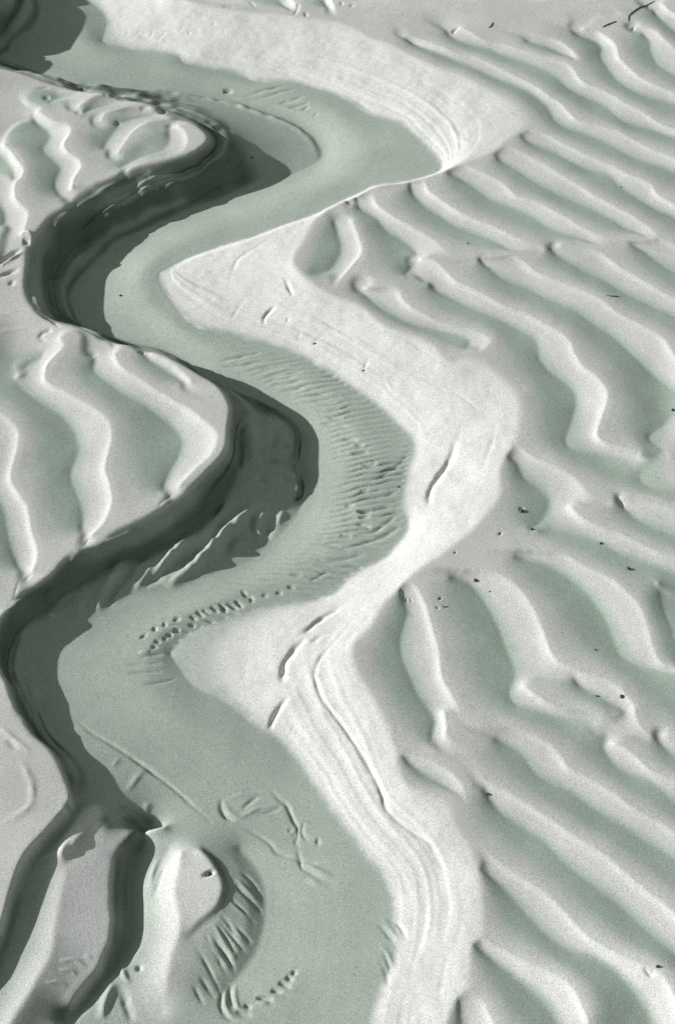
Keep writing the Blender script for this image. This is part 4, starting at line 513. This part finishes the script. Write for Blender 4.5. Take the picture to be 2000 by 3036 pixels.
# ------------------------------------------------------------------ height field helpers
def catmull(p, n=6):
    """smooth a polyline through its points (rows x,y,...)"""
    p = np.asarray(p, float)
    if len(p) < 3:
        t = np.linspace(0, 1, 8)[:, None]
        return p[0] * (1 - t) + p[-1] * t
    q = np.vstack([2 * p[0] - p[1], p, 2 * p[-1] - p[-2]])
    out = []
    t = np.linspace(0, 1, n, endpoint=False)[:, None]
    for i in range(1, len(q) - 2):
        a, b, c, d = q[i - 1], q[i], q[i + 1], q[i + 2]
        out.append(0.5 * (2 * b + (c - a) * t + (2 * a - 5 * b + 4 * c - d) * t ** 2 + (3 * b - a - 3 * c + d) * t ** 3))
    out.append(p[-1:])
    return np.vstack(out)

def densify(p, step):
    d = np.hypot(*np.diff(p[:, :2], axis=0).T)
    s = np.concatenate([[0], np.cumsum(d)])
    n = max(2, int(s[-1] / step) + 1)
    t = np.linspace(0, s[-1], n)
    return np.stack([np.interp(t, s, p[:, k]) for k in range(p.shape[1])], 1)

def raster(lines, shape, x0, y0, dx, dy, nch):
    """lines: arrays with columns x,y,v1..vn -> mean value grid and mask"""
    ny, nx = shape
    acc = np.zeros((nch, ny * nx)); cnt = np.zeros(ny * nx)
    for p in lines:
        q = densify(p, min(dx, dy) * 0.5)
        i = np.rint((q[:, 0] - x0) / dx).astype(int); j = np.rint((q[:, 1] - y0) / dy).astype(int)
        ok = (i >= 0) & (i < nx) & (j >= 0) & (j < ny)
        k = (j * nx + i)[ok]
        cnt += np.bincount(k, minlength=ny * nx)
        for c in range(nch):
            acc[c] += np.bincount(k, weights=q[ok, 2 + c], minlength=ny * nx)
    m = cnt > 0
    val = np.where(m, acc / np.maximum(cnt, 1), 0)
    return val.reshape(nch, ny, nx).astype(np.float32), m.reshape(ny, nx)

def up2(a, shape):
    ny, nx = shape
    yi = (np.arange(ny) + 0.5) / 2 - 0.5; xi = (np.arange(nx) + 0.5) / 2 - 0.5
    yi = np.clip(yi, 0, a.shape[1] - 1); xi = np.clip(xi, 0, a.shape[2] - 1)
    y0 = np.minimum(yi.astype(int), a.shape[1] - 2); x0 = np.minimum(xi.astype(int), a.shape[2] - 2)
    fy = (yi - y0)[None, :, None]; fx = (xi - x0)[None, None, :]
    r = a[:, y0] * (1 - fy) + a[:, y0 + 1] * fy
    return (r[:, :, x0] * (1 - fx) + r[:, :, x0 + 1] * fx).astype(np.float32)

def membrane(val, mask, wx, wy, its=(60, 220, 500, 1200, 1200, 600, 300, 300, 300)):
    """stretch a membrane over fixed cells (coarse to fine relaxation)"""
    V = [val]; K = [mask]
    while min(V[-1].shape[1:]) > 12:
        v, m = V[-1], K[-1]
        ny, nx = (v.shape[1] + 1) // 2, (v.shape[2] + 1) // 2
        vv = np.zeros((v.shape[0], ny * 2, nx * 2), np.float32); mm = np.zeros((ny * 2, nx * 2), np.float32)
        vv[:, :v.shape[1], :v.shape[2]] = v * m; mm[:m.shape[0], :m.shape[1]] = m
        s = vv.reshape(-1, ny, 2, nx, 2).sum((2, 4)); c = mm.reshape(ny, 2, nx, 2).sum((1, 3))
        V.append(np.where(c > 0, s / np.maximum(c, 1), 0).astype(np.float32)); K.append(c > 0)
    u = None
    wx, wy = wx / (2 * (wx + wy)), wy / (2 * (wx + wy))
    for lev in range(len(V) - 1, -1, -1):
        v, m = V[lev], K[lev]
        if u is None:
            mean = (v * m).sum((1, 2)) / max(1, m.sum())
            u = np.broadcast_to(mean[:, None, None], v.shape).astype(np.float32)
        else:
            u = up2(u, v.shape[1:])
        u = np.where(m, v, u)
        for _ in range(its[min(lev, len(its) - 1)]):
            p = np.pad(u, ((0, 0), (1, 1), (1, 1)), mode='edge')
            u = np.where(m, v, wx * (p[:, 1:-1, :-2] + p[:, 1:-1, 2:]) + wy * (p[:, :-2, 1:-1] + p[:, 2:, 1:-1]))
    return u

def blur(a, s):
    r = int(3 * s + 1); k = np.exp(-0.5 * (np.arange(-r, r + 1) / s) ** 2); k /= k.sum()
    p = np.pad(a, ((r, r), (0, 0)), mode='edge')
    b = sum(k[i] * p[i:i + a.shape[0]] for i in range(2 * r + 1))
    p = np.pad(b, ((0, 0), (r, r)), mode='edge')
    return sum(k[i] * p[:, i:i + a.shape[1]] for i in range(2 * r + 1)).astype(np.float32)

def sstep(a, b, x):
    t = np.clip((x - a) / (b - a), 0, 1)
    return t * t * (3 - 2 * t)

def value_noise(X, Y, freq, seed):
    x = X * freq; y = Y * freq
    xi = np.floor(x).astype(np.int64); yi = np.floor(y).astype(np.int64)
    fx = x - xi; fy = y - yi
    fx = fx * fx * (3 - 2 * fx); fy = fy * fy * (3 - 2 * fy)
    def h(i, j):
        n = (i * 374761393 + j * 668265263 + seed * 1442695041) & 0xffffffff
        n = ((n ^ (n >> 13)) * 1274126177) & 0xffffffff
        return ((n ^ (n >> 16)) & 0xffff) / 65535.0
    return (h(xi, yi) * (1 - fx) + h(xi + 1, yi) * fx) * (1 - fy) + (h(xi, yi + 1) * (1 - fx) + h(xi + 1, yi + 1) * fx) * fy - 0.5

def stroke(Z, X1, Y1, pts, w, amp, taper=True):
    """add a soft ridge (amp > 0) or groove (amp < 0) along a polyline"""
    p = catmull(pts) if len(pts) > 2 else np.asarray(pts, float)
    pad = 4 * w
    i0, i1 = np.searchsorted(X1, [p[:, 0].min() - pad, p[:, 0].max() + pad])
    j0, j1 = np.searchsorted(Y1, [p[:, 1].min() - pad, p[:, 1].max() + pad])
    if i1 <= i0 or j1 <= j0: return
    X, Y = np.meshgrid(X1[i0:i1], Y1[j0:j1])
    best = np.full(X.shape, 1e9); tt = np.zeros(X.shape)
    L = np.concatenate([[0], np.cumsum(np.hypot(*np.diff(p[:, :2], axis=0).T))])
    for k in range(len(p) - 1):
        a, b = p[k, :2], p[k + 1, :2]; ab = b - a; l2 = max(1e-9, ab @ ab)
        t = np.clip(((X - a[0]) * ab[0] + (Y - a[1]) * ab[1]) / l2, 0, 1)
        d = (X - a[0] - t * ab[0]) ** 2 + (Y - a[1] - t * ab[1]) ** 2
        m = d < best
        best[m] = d[m]; tt[m] = (L[k] + t[m] * (L[k + 1] - L[k])) / L[-1]
    w = w * 1.2 * (1 + 0.5 * value_noise(X, Y, 7.0, 11))
    g = 0.6 * amp * np.exp(-best / w ** 2) * (1 + 0.9 * value_noise(X, Y, 5.0, 21))
    if taper: g *= np.clip(4 * tt * (1 - tt), 0, 1)
    Z[j0:j1, i0:i1] += g.astype(Z.dtype)


#TERRAIN_BEGIN
RIPPLE = 0.135
GX0, GX1, GY0, GY1 = -11.0, 11.0, -13.0, 21.0
DX, DY = 0.022, 0.027
X1 = np.arange(GX0, GX1, DX); Y1 = np.arange(GY0, GY1, DY)
NX, NY = len(X1), len(Y1)
ml = [catmull(l) for l in MACRO]
val, mask = raster(ml, (NY, NX), GX0, GY0, DX, DY, 2)
MS = membrane(val, mask, 1 / DX ** 2, 1 / DY ** 2)
M, S = MS
def with_u(p, u):
    p = densify(catmull(p), 0.05)
    v = np.full(len(p), u)
    if u == 0:                                    # troughs die out towards their ends
        s = np.concatenate([[0], np.cumsum(np.hypot(*np.diff(p[:, :2], axis=0).T))])
        v = 0.65 * np.exp(-np.minimum(s, s[-1] - s) / 0.18)
    return np.column_stack([p[:, :2], v])
ul = [with_u(l, 1.0) for l in CREST] + [with_u(l, 0.0) for l in TOE] + [with_u([q[:2] for q in l], 1.0) for l in MACRO if l[0][3] > -0.999]
val, mask = raster(ul, (NY, NX), GX0, GY0, DX, DY, 1)
U = membrane(val, mask, 1 / DX ** 2, 1 / DY ** 2)[0]
XX, YY = np.meshgrid(X1, Y1)
def wander(a, sx, sy):
    i = np.clip(np.arange(NX)[None, :] + sx / DX, 0, NX - 1.001); j = np.clip(np.arange(NY)[:, None] + sy / DY, 0, NY - 1.001)
    i0 = i.astype(int); j0 = j.astype(int); fi = i - i0; fj = j - j0
    return ((a[j0, i0] * (1 - fi) + a[j0, i0 + 1] * fi) * (1 - fj) + (a[j0 + 1, i0] * (1 - fi) + a[j0 + 1, i0 + 1] * fi) * fj).astype(np.float32)
U = wander(U, 0.04 * value_noise(XX, YY, 1.7, 71) + 0.012 * value_noise(XX, YY, 5.0, 72), 0.04 * value_noise(XX, YY, 1.7, 73) + 0.012 * value_noise(XX, YY, 5.0, 74))
U = blur(U, 1.0)
gy, gx = np.gradient(U, DY, DX)
gs = blur(gx * 0.8 + gy * 0.6, 2); gn = blur(np.hypot(gx, gy), 2) + 1e-4
stoss = blur(sstep(-0.35, 0.35, gs / gn).astype(np.float32), 2)
u = np.clip(U, 0, 1)
h_lee = 1 - (1 - u) ** 1.5
h_stoss = 0.58 * u + 0.42 * u ** 6
H = h_lee * (1 - stoss) + h_stoss * stoss
# ripple height follows the length of the lee side
wl = ((1 - stoss) * (u > 0.03) * (u < 0.97)).astype(np.float32) + 1e-4
steep = blur((wl * np.minimum(gn, 8)).astype(np.float32), 14) / blur(wl, 14)
AMP = blur(np.clip(RIPPLE / np.maximum(steep, 0.3), 0.03, 0.2).astype(np.float32), 10)
# beyond the surveyed strip the ripples simply carry on
def flat_ripples(x, y):
    p = (x * 0.53 + y * 0.85) / 1.05 + 0.9 * value_noise(x, y, 0.22, 91) + 0.35 * value_noise(x, y, 0.8, 92)
    f = p - np.floor(p)
    up = f < 0.35
    uu = np.where(up, f / 0.35, 1 - (f - 0.35) / 0.65)
    h = np.where(up, 0.58 * uu + 0.42 * uu ** 6, 1 - (1 - uu) ** 1.5)
    return h, np.where(up, sstep(0.25, 0.0, h), sstep(0.98, 0.55, h))  # height, then mask for damp troughs and painted lee shade
half = 5.8 + (YY + 11.84) * 0.1018
beyond = np.maximum(np.maximum(np.abs(XX) - half, YY - 18.1), -11.9 - YY)
OUT = sstep(0.15, 0.9, beyond) * sstep(0.9, 0.99, np.abs(S))
HF, DF = flat_ripples(XX, YY)
H = H * (1 - OUT) + HF * OUT
AMP = AMP * (1 - OUT) + 0.09 * OUT
Z = blur(M, 1.6) + (AMP * (H - 1)).astype(np.float32)
Z = blur(Z, 0.55)
Z += (0.012 * value_noise(XX, YY, 0.9, 3) + 0.006 * value_noise(XX, YY, 2.3, 5) + 0.0012 * value_noise(XX, YY, 6.0, 6) + 0.001 * value_noise(XX, YY, 13.0, 8)).astype(np.float32)
# water-line terraces along the pale slope, layering on the cut bank, ribs on the bed
slope_zone = sstep(0.5, 0.58, S) * (1 - sstep(0.93, 1.0, S))
Sw = S + 0.05 * value_noise(XX, YY, 0.7, 31) + 0.012 * value_noise(XX, YY, 3.0, 32)
gyS, gxS = np.gradient(blur(S, 3), DY, DX)
patch = sstep(-0.2, 0.25, value_noise(XX, YY, 0.55, 33)) * np.clip(0.3 / (np.hypot(gxS, gyS) + 1e-3), 0, 1)
Z += (slope_zone * patch * (0.022 * value_noise(Sw * 16, XX * 0.15, 1.0, 34) + 0.014 * value_noise(Sw * 42, YY * 0.15, 1.0, 35))).astype(np.float32)
gym, gxm = np.gradient(blur(M, 3), DY, DX); steepness = np.hypot(gxm, gym)
Z += (slope_zone * (0.022 * value_noise(XX, YY, 2.2, 44) + 0.008 * value_noise(XX, YY, 6.5, 45))).astype(np.float32)
bank_zone = sstep(0.3, 0.5, steepness) * sstep(-0.97, -0.88, S) * (1 - sstep(-0.6, -0.53, S)) * sstep(-6.4, -5.6, YY)
Z += (bank_zone * (0.15 * value_noise(Sw * 18, XX * 0.5, 1.0, 36) + 0.05 * value_noise(Sw * 40, YY * 0.6, 1.0, 37) + 0.2 * value_noise(XX, YY, 2.0, 39) + 0.07 * value_noise(XX, YY, 4.5, 40) + 0.03 * value_noise(XX, YY, 5.0, 38))).astype(np.float32)
bed_zone = sstep(-0.5, -0.42, S) * (1 - sstep(0.42, 0.5, S))
Z += (0.09 * np.clip(np.cos(np.pi * S), 0, 1) * (np.abs(S) < 0.5) * sstep(-0.45, 0.25, S) * sstep(-6.5, -5.0, YY) + bed_zone * (0.005 * value_noise(Sw * 8, XX * 0.3, 1.0, 61) + 0.002 * value_noise(Sw * 22, YY * 0.3, 1.0, 62))).astype(np.float32)
rib_zone = sstep(-0.28, 0.12, S) * (1 - sstep(0.46, 0.5, S)) * sstep(-3.4, -2.4, YY) * (1 - sstep(4.4, 5.6, YY))
ph = (YY - 0.22 * XX * sstep(-1.0, 1.5, YY) + 0.12 * XX * sstep(1.0, -1.5, YY)) * 38 + 5.5 * value_noise(XX, YY, 1.1, 41) + 2.5 * value_noise(XX, YY, 3.5, 42)
rib = np.clip(np.sin(ph), -0.2, 1) ** 3
Z -= (rib_zone * (0.25 + 0.75 * sstep(-0.2, 0.2, value_noise(XX, YY, 1.7, 43))) * 0.055 * rib).astype(np.float32)
#STROKES#
#TERRAIN_END
for w, a, pts in STROKES:
    stroke(Z, X1, Y1, pts, w, a)

Sn = S + np.hypot(gxS, gyS) * (0.09 * value_noise(XX, YY, 2.2, 51) + 0.07 * value_noise(XX, YY, 9.0, 52))
WET = sstep(-0.995, -0.95, S) * (1 - sstep(0.485, 0.54, Sn))
WET = np.where(YY < -5.9, WET * sstep(-0.97, -0.7, S), WET)          # the small ridges downstream have dried
WET = blur(WET.astype(np.float32), 1.2)
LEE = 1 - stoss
DAMP_SHADE = (LEE * sstep(0.98, 0.55, H) + stoss * sstep(0.25, 0.0, H)).astype(np.float32)      # damp trough bottoms, plus lee-side shade painted into the colour
DAMP_SHADE = (DAMP_SHADE * (1 - OUT) + DF * OUT).astype(np.float32)
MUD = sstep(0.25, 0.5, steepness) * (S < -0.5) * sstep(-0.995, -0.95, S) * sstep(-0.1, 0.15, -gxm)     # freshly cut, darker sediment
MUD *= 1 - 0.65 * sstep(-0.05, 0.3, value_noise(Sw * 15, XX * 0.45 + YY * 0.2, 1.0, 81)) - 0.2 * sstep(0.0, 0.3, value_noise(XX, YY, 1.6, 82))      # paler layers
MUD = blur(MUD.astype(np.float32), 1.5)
FLAT = blur(np.maximum(sstep(0.985, 0.998, S), sstep(-0.97, -0.99, S)).astype(np.float32), 1.5)
WETNESS = np.clip(WET, 0, 1).astype(np.float32)

# ------------------------------------------------------------------ materials
def sand_material(name):
    m = bpy.data.materials.new(name)
    m.use_nodes = True
    t = m.node_tree; N = t.nodes; L = t.links
    b = N['Principled BSDF']
    at = N.new('ShaderNodeAttribute'); at.attribute_name = 'wetness'
    co = N.new('ShaderNodeTexCoord')
    def noise(scale, detail, rough=0.5):
        n = N.new('ShaderNodeTexNoise'); n.inputs['Scale'].default_value = scale
        n.inputs['Detail'].default_value = detail; n.inputs['Roughness'].default_value = rough
        L.new(co.outputs['Object'], n.inputs['Vector']); return n
    mix = N.new('ShaderNodeMixRGB')
    mix.inputs[1].default_value = (0.60, 0.595, 0.59, 1)     # dry
    mix.inputs[2].default_value = (0.362, 0.407, 0.367, 1)       # wet
    ad = N.new('ShaderNodeAttribute'); ad.attribute_name = 'damp_shade'
    mix0 = N.new('ShaderNodeMixRGB');  mix0.inputs[2].default_value = (0.38, 0.44, 0.392, 1)  # green tint for damp troughs and the painted shade of lee flanks
    af = N.new('ShaderNodeAttribute'); af.attribute_name = 'flat'
    dry = N.new('ShaderNodeMixRGB'); dry.inputs[1].default_value = (0.655, 0.646, 0.646, 1); dry.inputs[2].default_value = (0.522, 0.514, 0.514, 1)   # washed slope / rippled flat
    L.new(af.outputs['Fac'], dry.inputs[0]); L.new(dry.outputs[0], mix0.inputs[1])
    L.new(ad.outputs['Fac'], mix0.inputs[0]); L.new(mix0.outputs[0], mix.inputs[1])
    L.new(at.outputs['Fac'], mix.inputs[0])
    am = N.new('ShaderNodeAttribute'); am.attribute_name = 'mud'
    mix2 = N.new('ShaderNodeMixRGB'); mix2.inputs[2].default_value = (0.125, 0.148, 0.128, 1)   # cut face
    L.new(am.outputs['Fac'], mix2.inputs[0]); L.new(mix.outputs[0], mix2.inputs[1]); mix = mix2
    grain = noise(42, 2, 0.6); patch = noise(0.8, 4)
    def ramp(src, lo, hi):
        r = N.new('ShaderNodeMapRange'); r.inputs[1].default_value = 0.25; r.inputs[2].default_value = 0.75
        r.inputs[3].default_value = lo; r.inputs[4].default_value = hi
        L.new(src.outputs['Fac'], r.inputs[0]); return r
    g = ramp(grain, 0.64, 1.36); p = ramp(patch, 0.91, 1.09)
    mu = N.new('ShaderNodeMath'); mu.operation = 'MULTIPLY'
    L.new(g.outputs[0], mu.inputs[0]); L.new(p.outputs[0], mu.inputs[1])
    cm = N.new('ShaderNodeMixRGB'); cm.blend_type = 'MULTIPLY'; cm.inputs[0].default_value = 1
    L.new(mix.outputs[0], cm.inputs[1]); L.new(mu.outputs[0], cm.inputs[2])
    L.new(cm.outputs[0], b.inputs['Base Color'])
    b.inputs['Roughness'].default_value = 0.95
    b.inputs['Specular IOR Level'].default_value = 0.15
    bp = N.new('ShaderNodeBump'); bp.inputs['Strength'].default_value = 0.25; bp.inputs['Distance'].default_value = 0.01
    fine = noise(30, 3, 0.6)
    L.new(fine.outputs['Fac'], bp.inputs['Height']); L.new(bp.outputs[0], b.inputs['Normal'])
    return m
SAND = sand_material('tidal_sand')

# ------------------------------------------------------------------ terrain meshes
def sheet(name, quad_mask, label, parent=None):
    """one mesh from the cells of the height field selected by quad_mask"""
    j, i = np.nonzero(quad_mask)
    v00 = j * NX + i
    quads = np.stack([v00, v00 + 1, v00 + NX + 1, v00 + NX], 1)
    used, inv = np.unique(quads, return_inverse=True)
    inv = inv.reshape(-1)
    co = np.stack([X1[used % NX], Y1[used // NX], Z.ravel()[used]], 1).astype(np.float32)
    me = bpy.data.meshes.new(name)
    me.vertices.add(len(used)); me.vertices.foreach_set('co', co.ravel())
    me.loops.add(len(inv)); me.loops.foreach_set('vertex_index', inv.astype(np.int32))
    me.polygons.add(len(quads)); me.polygons.foreach_set('loop_start', np.arange(0, len(inv), 4, dtype=np.int32))
    me.update(calc_edges=True)
    me.polygons.foreach_set('use_smooth', np.ones(len(quads), bool))
    a = me.attributes.new('wetness', 'FLOAT', 'POINT'); a.data.foreach_set('value', WETNESS.ravel()[used])
    a = me.attributes.new('damp_shade', 'FLOAT', 'POINT'); a.data.foreach_set('value', DAMP_SHADE.ravel()[used])
    a = me.attributes.new('flat', 'FLOAT', 'POINT'); a.data.foreach_set('value', FLAT.ravel()[used])
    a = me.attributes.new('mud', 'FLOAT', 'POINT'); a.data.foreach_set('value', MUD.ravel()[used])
    me.materials.append(SAND)
    o = bpy.data.objects.new(name, me)
    scene.collection.objects.link(o)
    if parent: o.parent = parent
    else:
        o['kind'] = 'structure'; o['label'] = label
    return o

# outside the surveyed patch everything eases to level sand
edge = np.minimum(np.minimum(XX - GX0, GX1 - XX), np.minimum(YY - GY0, GY1 - YY))
fade = sstep(0.0, 1.0, edge).astype(np.float32)
level = lambda x: -0.12 - 0.12 * np.tanh(x / 4)
Z = (Z * fade + (level(XX) + 0.09 * (HF - 1)) * (1 - fade)).astype(np.float32); WETNESS *= fade; MUD *= fade
DAMP_SHADE = (DAMP_SHADE * fade + DF * (1 - fade)).astype(np.float32); FLAT = (FLAT * fade + 1 - fade).astype(np.float32)

Sq = (S[:-1, :-1] + S[1:, :-1] + S[:-1, 1:] + S[1:, 1:]) / 4

def ripple_ids():
    """grow every crest outwards until it meets a trough line: one id per ripple"""
    k = 2
    ny, nx = NY // k + 1, NX // k + 1
    ids = np.zeros((ny, nx), np.int32); bar = np.zeros((ny, nx), bool)
    def cells(l):
        q = densify(catmull(l)[:, :2], DX)
        i = np.rint((q[:, 0] - GX0) / (DX * k)).astype(int); j = np.rint((q[:, 1] - GY0) / (DY * k)).astype(int)
        ok = (i >= 0) & (i < nx) & (j >= 0) & (j < ny)
        return j[ok], i[ok]
    for l in TOE:
        bar[cells(l)] = True
    for n, l in enumerate(CREST):
        ids[cells(l)] = n + 1
    bar[1:] |= bar[:-1].copy(); bar &= ids == 0
    for step in range(46):
        free = (ids == 0) & (~bar | (step > 42))
        for sh, ax in ((1, 0), (-1, 0), (1, 1), (-1, 1)):
            nb = np.roll(ids, sh, ax)
            ids = np.where(free & (ids == 0), nb, ids)
    return np.repeat(np.repeat(ids, k, 0), k, 1)[:NY - 1, :NX - 1]
RID = ripple_ids()

left, right = Sq < -0.985, Sq >= 0.985
for n in range(1, len(CREST) + 1):                     # slivers stay with the flat itself
    for f in (left, right):
        m = (RID == n) & f
        if m.sum() <= 150: RID[m] = 0
ground_left = sheet('rippled_sand_left', left & (RID == 0), 'rippled pale sand flat on the left above the dark cut bank')
sheet('cut_bank', (Sq >= -0.985) & (Sq < -0.515), 'dark steep shaded sand bank along the left of the channel')
sheet('channel_bed', (Sq >= -0.515) & (Sq < 0.515), 'smooth grey green wet sand bed of the winding channel')
sheet('sand_slope', (Sq >= 0.515) & (Sq < 0.985), 'smooth white sand slope rising from the right side of the channel')
ground_right = sheet('rippled_sand_right', right & (RID == 0), 'rippled grey and white sand flat on the right')
for n in range(1, len(CREST) + 1):
    for field, base in ((left, ground_left), (right, ground_right)):
        m = (RID == n) & field
        if m.sum() > 150: sheet('sand_ripple', m, None, base)

# the flat goes on beyond the patch
def outer():
    def axis(a, b):
        g = [0.0]; st = 0.09
        while g[-1] < 400:
            g.append(g[-1] + st)
            if g[-1] > 9: st *= 1.13
        g = np.array(g)
        return np.concatenate([a - g[::-1], np.linspace(a, b, 260)[1:-1], b + g])
    xs, ys = axis(GX0 + 0.01, X1[-1] - 0.01), axis(GY0 + 0.01, Y1[-1] - 0.01)
    Xo, Yo = np.meshgrid(xs, ys)
    e = np.maximum(np.maximum(GX0 - Xo, Xo - X1[-1]), np.maximum(GY0 - Yo, Yo - Y1[-1]))
    k = sstep(16, 9, e)
    ho, do = flat_ripples(Xo, Yo)
    Zo = level(Xo) - 0.003 + 0.09 * k * (ho - 1) - 0.04 * (1 - k)
    ny, nx = Xo.shape
    me = bpy.data.meshes.new('ground')
    idx = np.arange(ny * nx).reshape(ny, nx)
    inside = (xs[:-1] >= GX0 + 0.009)[None, :] & (xs[1:] <= X1[-1])[None, :] & (ys[:-1] >= GY0 + 0.009)[:, None] & (ys[1:] <= Y1[-1])[:, None]
    q = np.stack([idx[:-1, :-1], idx[:-1, 1:], idx[1:, 1:], idx[1:, :-1]], -1)[~inside]
    me.from_pydata(np.stack([Xo, Yo, Zo], -1).reshape(-1, 3).tolist(), [], q.tolist())
    me.polygons.foreach_set('use_smooth', np.ones(len(q), bool))
    me.attributes.new('wetness', 'FLOAT', 'POINT')
    me.attributes.new('damp_shade', 'FLOAT', 'POINT').data.foreach_set('value', (do * k + 0.35 * (1 - k)).astype(np.float32).ravel())
    me.attributes.new('flat', 'FLOAT', 'POINT').data.foreach_set('value', np.ones(ny * nx, np.float32))
    me.materials.append(SAND)
    o = bpy.data.objects.new('ground', me); scene.collection.objects.link(o)
    o['kind'] = 'structure'; o['label'] = 'level sand flat stretching away around the channel'
outer()

# ------------------------------------------------------------------ pebbles and weed
def dark_material(name, col, rough):
    m = bpy.data.materials.new(name); m.use_nodes = True
    N = m.node_tree.nodes; L = m.node_tree.links; b = N['Principled BSDF']
    n = N.new('ShaderNodeTexNoise'); n.inputs['Scale'].default_value = 60; n.inputs['Detail'].default_value = 4
    c = N.new('ShaderNodeTexCoord'); L.new(c.outputs['Object'], n.inputs['Vector'])
    r = N.new('ShaderNodeValToRGB')
    r.color_ramp.elements[0].position = 0.3; r.color_ramp.elements[1].position = 0.75
    r.color_ramp.elements[0].color = (*[v * 0.55 for v in col], 1); r.color_ramp.elements[1].color = (*[v * 1.6 for v in col], 1)
    L.new(n.outputs['Fac'], r.inputs[0]); L.new(r.outputs[0], b.inputs['Base Color'])
    b.inputs['Roughness'].default_value = rough
    return m
STONE = dark_material('dark_stone', (0.05, 0.058, 0.052), 0.75)
WEED = dark_material('dark_weed', (0.07, 0.08, 0.07), 0.7)

def ground_z(x, y):
    i = int(round((x - GX0) / DX)); j = int(round((y - GY0) / DY))
    return float(Z[j, i])

rng = random.Random(7)
for x, y, size, label in PEBBLES:
    bm = bmesh.new()
    bmesh.ops.create_icosphere(bm, subdivisions=2, radius=1.0)
    ax = [rng.uniform(0.8, 1.15), rng.uniform(0.6, 0.95), rng.uniform(0.4, 0.6)]
    cuts = [(math.cos(a), math.sin(a), rng.uniform(-0.2, 0.7), rng.uniform(0.65, 0.9)) for a in [rng.uniform(0, 6.3) for _ in range(6)]]
    for v in bm.verts:
        for cx, cy, cz, d in cuts:                      # flattened, knocked-off sides
            n = math.sqrt(cx * cx + cy * cy + cz * cz); dd = (v.co.x * cx + v.co.y * cy + v.co.z * cz) / n
            if dd > d:
                v.co.x -= (dd - d) * cx / n; v.co.y -= (dd - d) * cy / n; v.co.z -= (dd - d) * cz / n
        v.co.x *= ax[0] * size / 2 * 1.25; v.co.y *= ax[1] * size / 2 * 1.25; v.co.z *= ax[2] * size / 2 * 1.5
    for f in bm.faces: f.smooth = True
    me = bpy.data.meshes.new('pebble'); bm.to_mesh(me); bm.free()
    me.materials.append(STONE)
    o = bpy.data.objects.new('pebble', me); scene.collection.objects.link(o)
    o.location = (x, y, ground_z(x, y) + size * 0.12); o.rotation_euler = (rng.uniform(-0.15, 0.15), rng.uniform(-0.15, 0.15), rng.uniform(0, 6.28))
    o['label'] = label; o['category'] = 'pebble'; o['group'] = 'pebbles scattered on the sand'

for pts, r, label in STRANDS:
    p = densify(catmull(pts), 0.02)
    bm = bmesh.new(); rings = []
    for k in range(len(p)):
        t = k / (len(p) - 1); a = p[min(k + 1, len(p) - 1)] - p[max(k - 1, 0)]; a = a / (np.hypot(*a) + 1e-9)
        rr = 0.75 * r * (0.25 + 0.75 * math.sin(math.pi * (0.12 + 0.8 * t)) ** 0.7) * rng.uniform(0.75, 1.2)
        z = ground_z(p[k, 0], p[k, 1]) + rr * 0.35
        rings.append([bm.verts.new((p[k, 0] - a[1] * rr * math.cos(q), p[k, 1] + a[0] * rr * math.cos(q), z + 0.7 * rr * math.sin(q))) for q in [j * math.pi / 4 for j in range(8)]])
    for a, b in zip(rings, rings[1:]):
        for j in range(8): bm.faces.new((a[j], a[(j + 1) % 8], b[(j + 1) % 8], b[j])).smooth = True
    bm.faces.new(rings[0][::-1]); bm.faces.new(rings[-1])
    bmesh.ops.recalc_face_normals(bm, faces=bm.faces)
    nm = 'stick' if 'stick' in label else 'weed_strand'
    me = bpy.data.meshes.new(nm); bm.to_mesh(me); bm.free(); me.materials.append(WEED)
    o = bpy.data.objects.new(nm, me); scene.collection.objects.link(o)
    o['label'] = label; o['category'] = 'stick' if nm == 'stick' else 'seaweed'
    if nm != 'stick': o['group'] = 'weed strands on the upper sand'
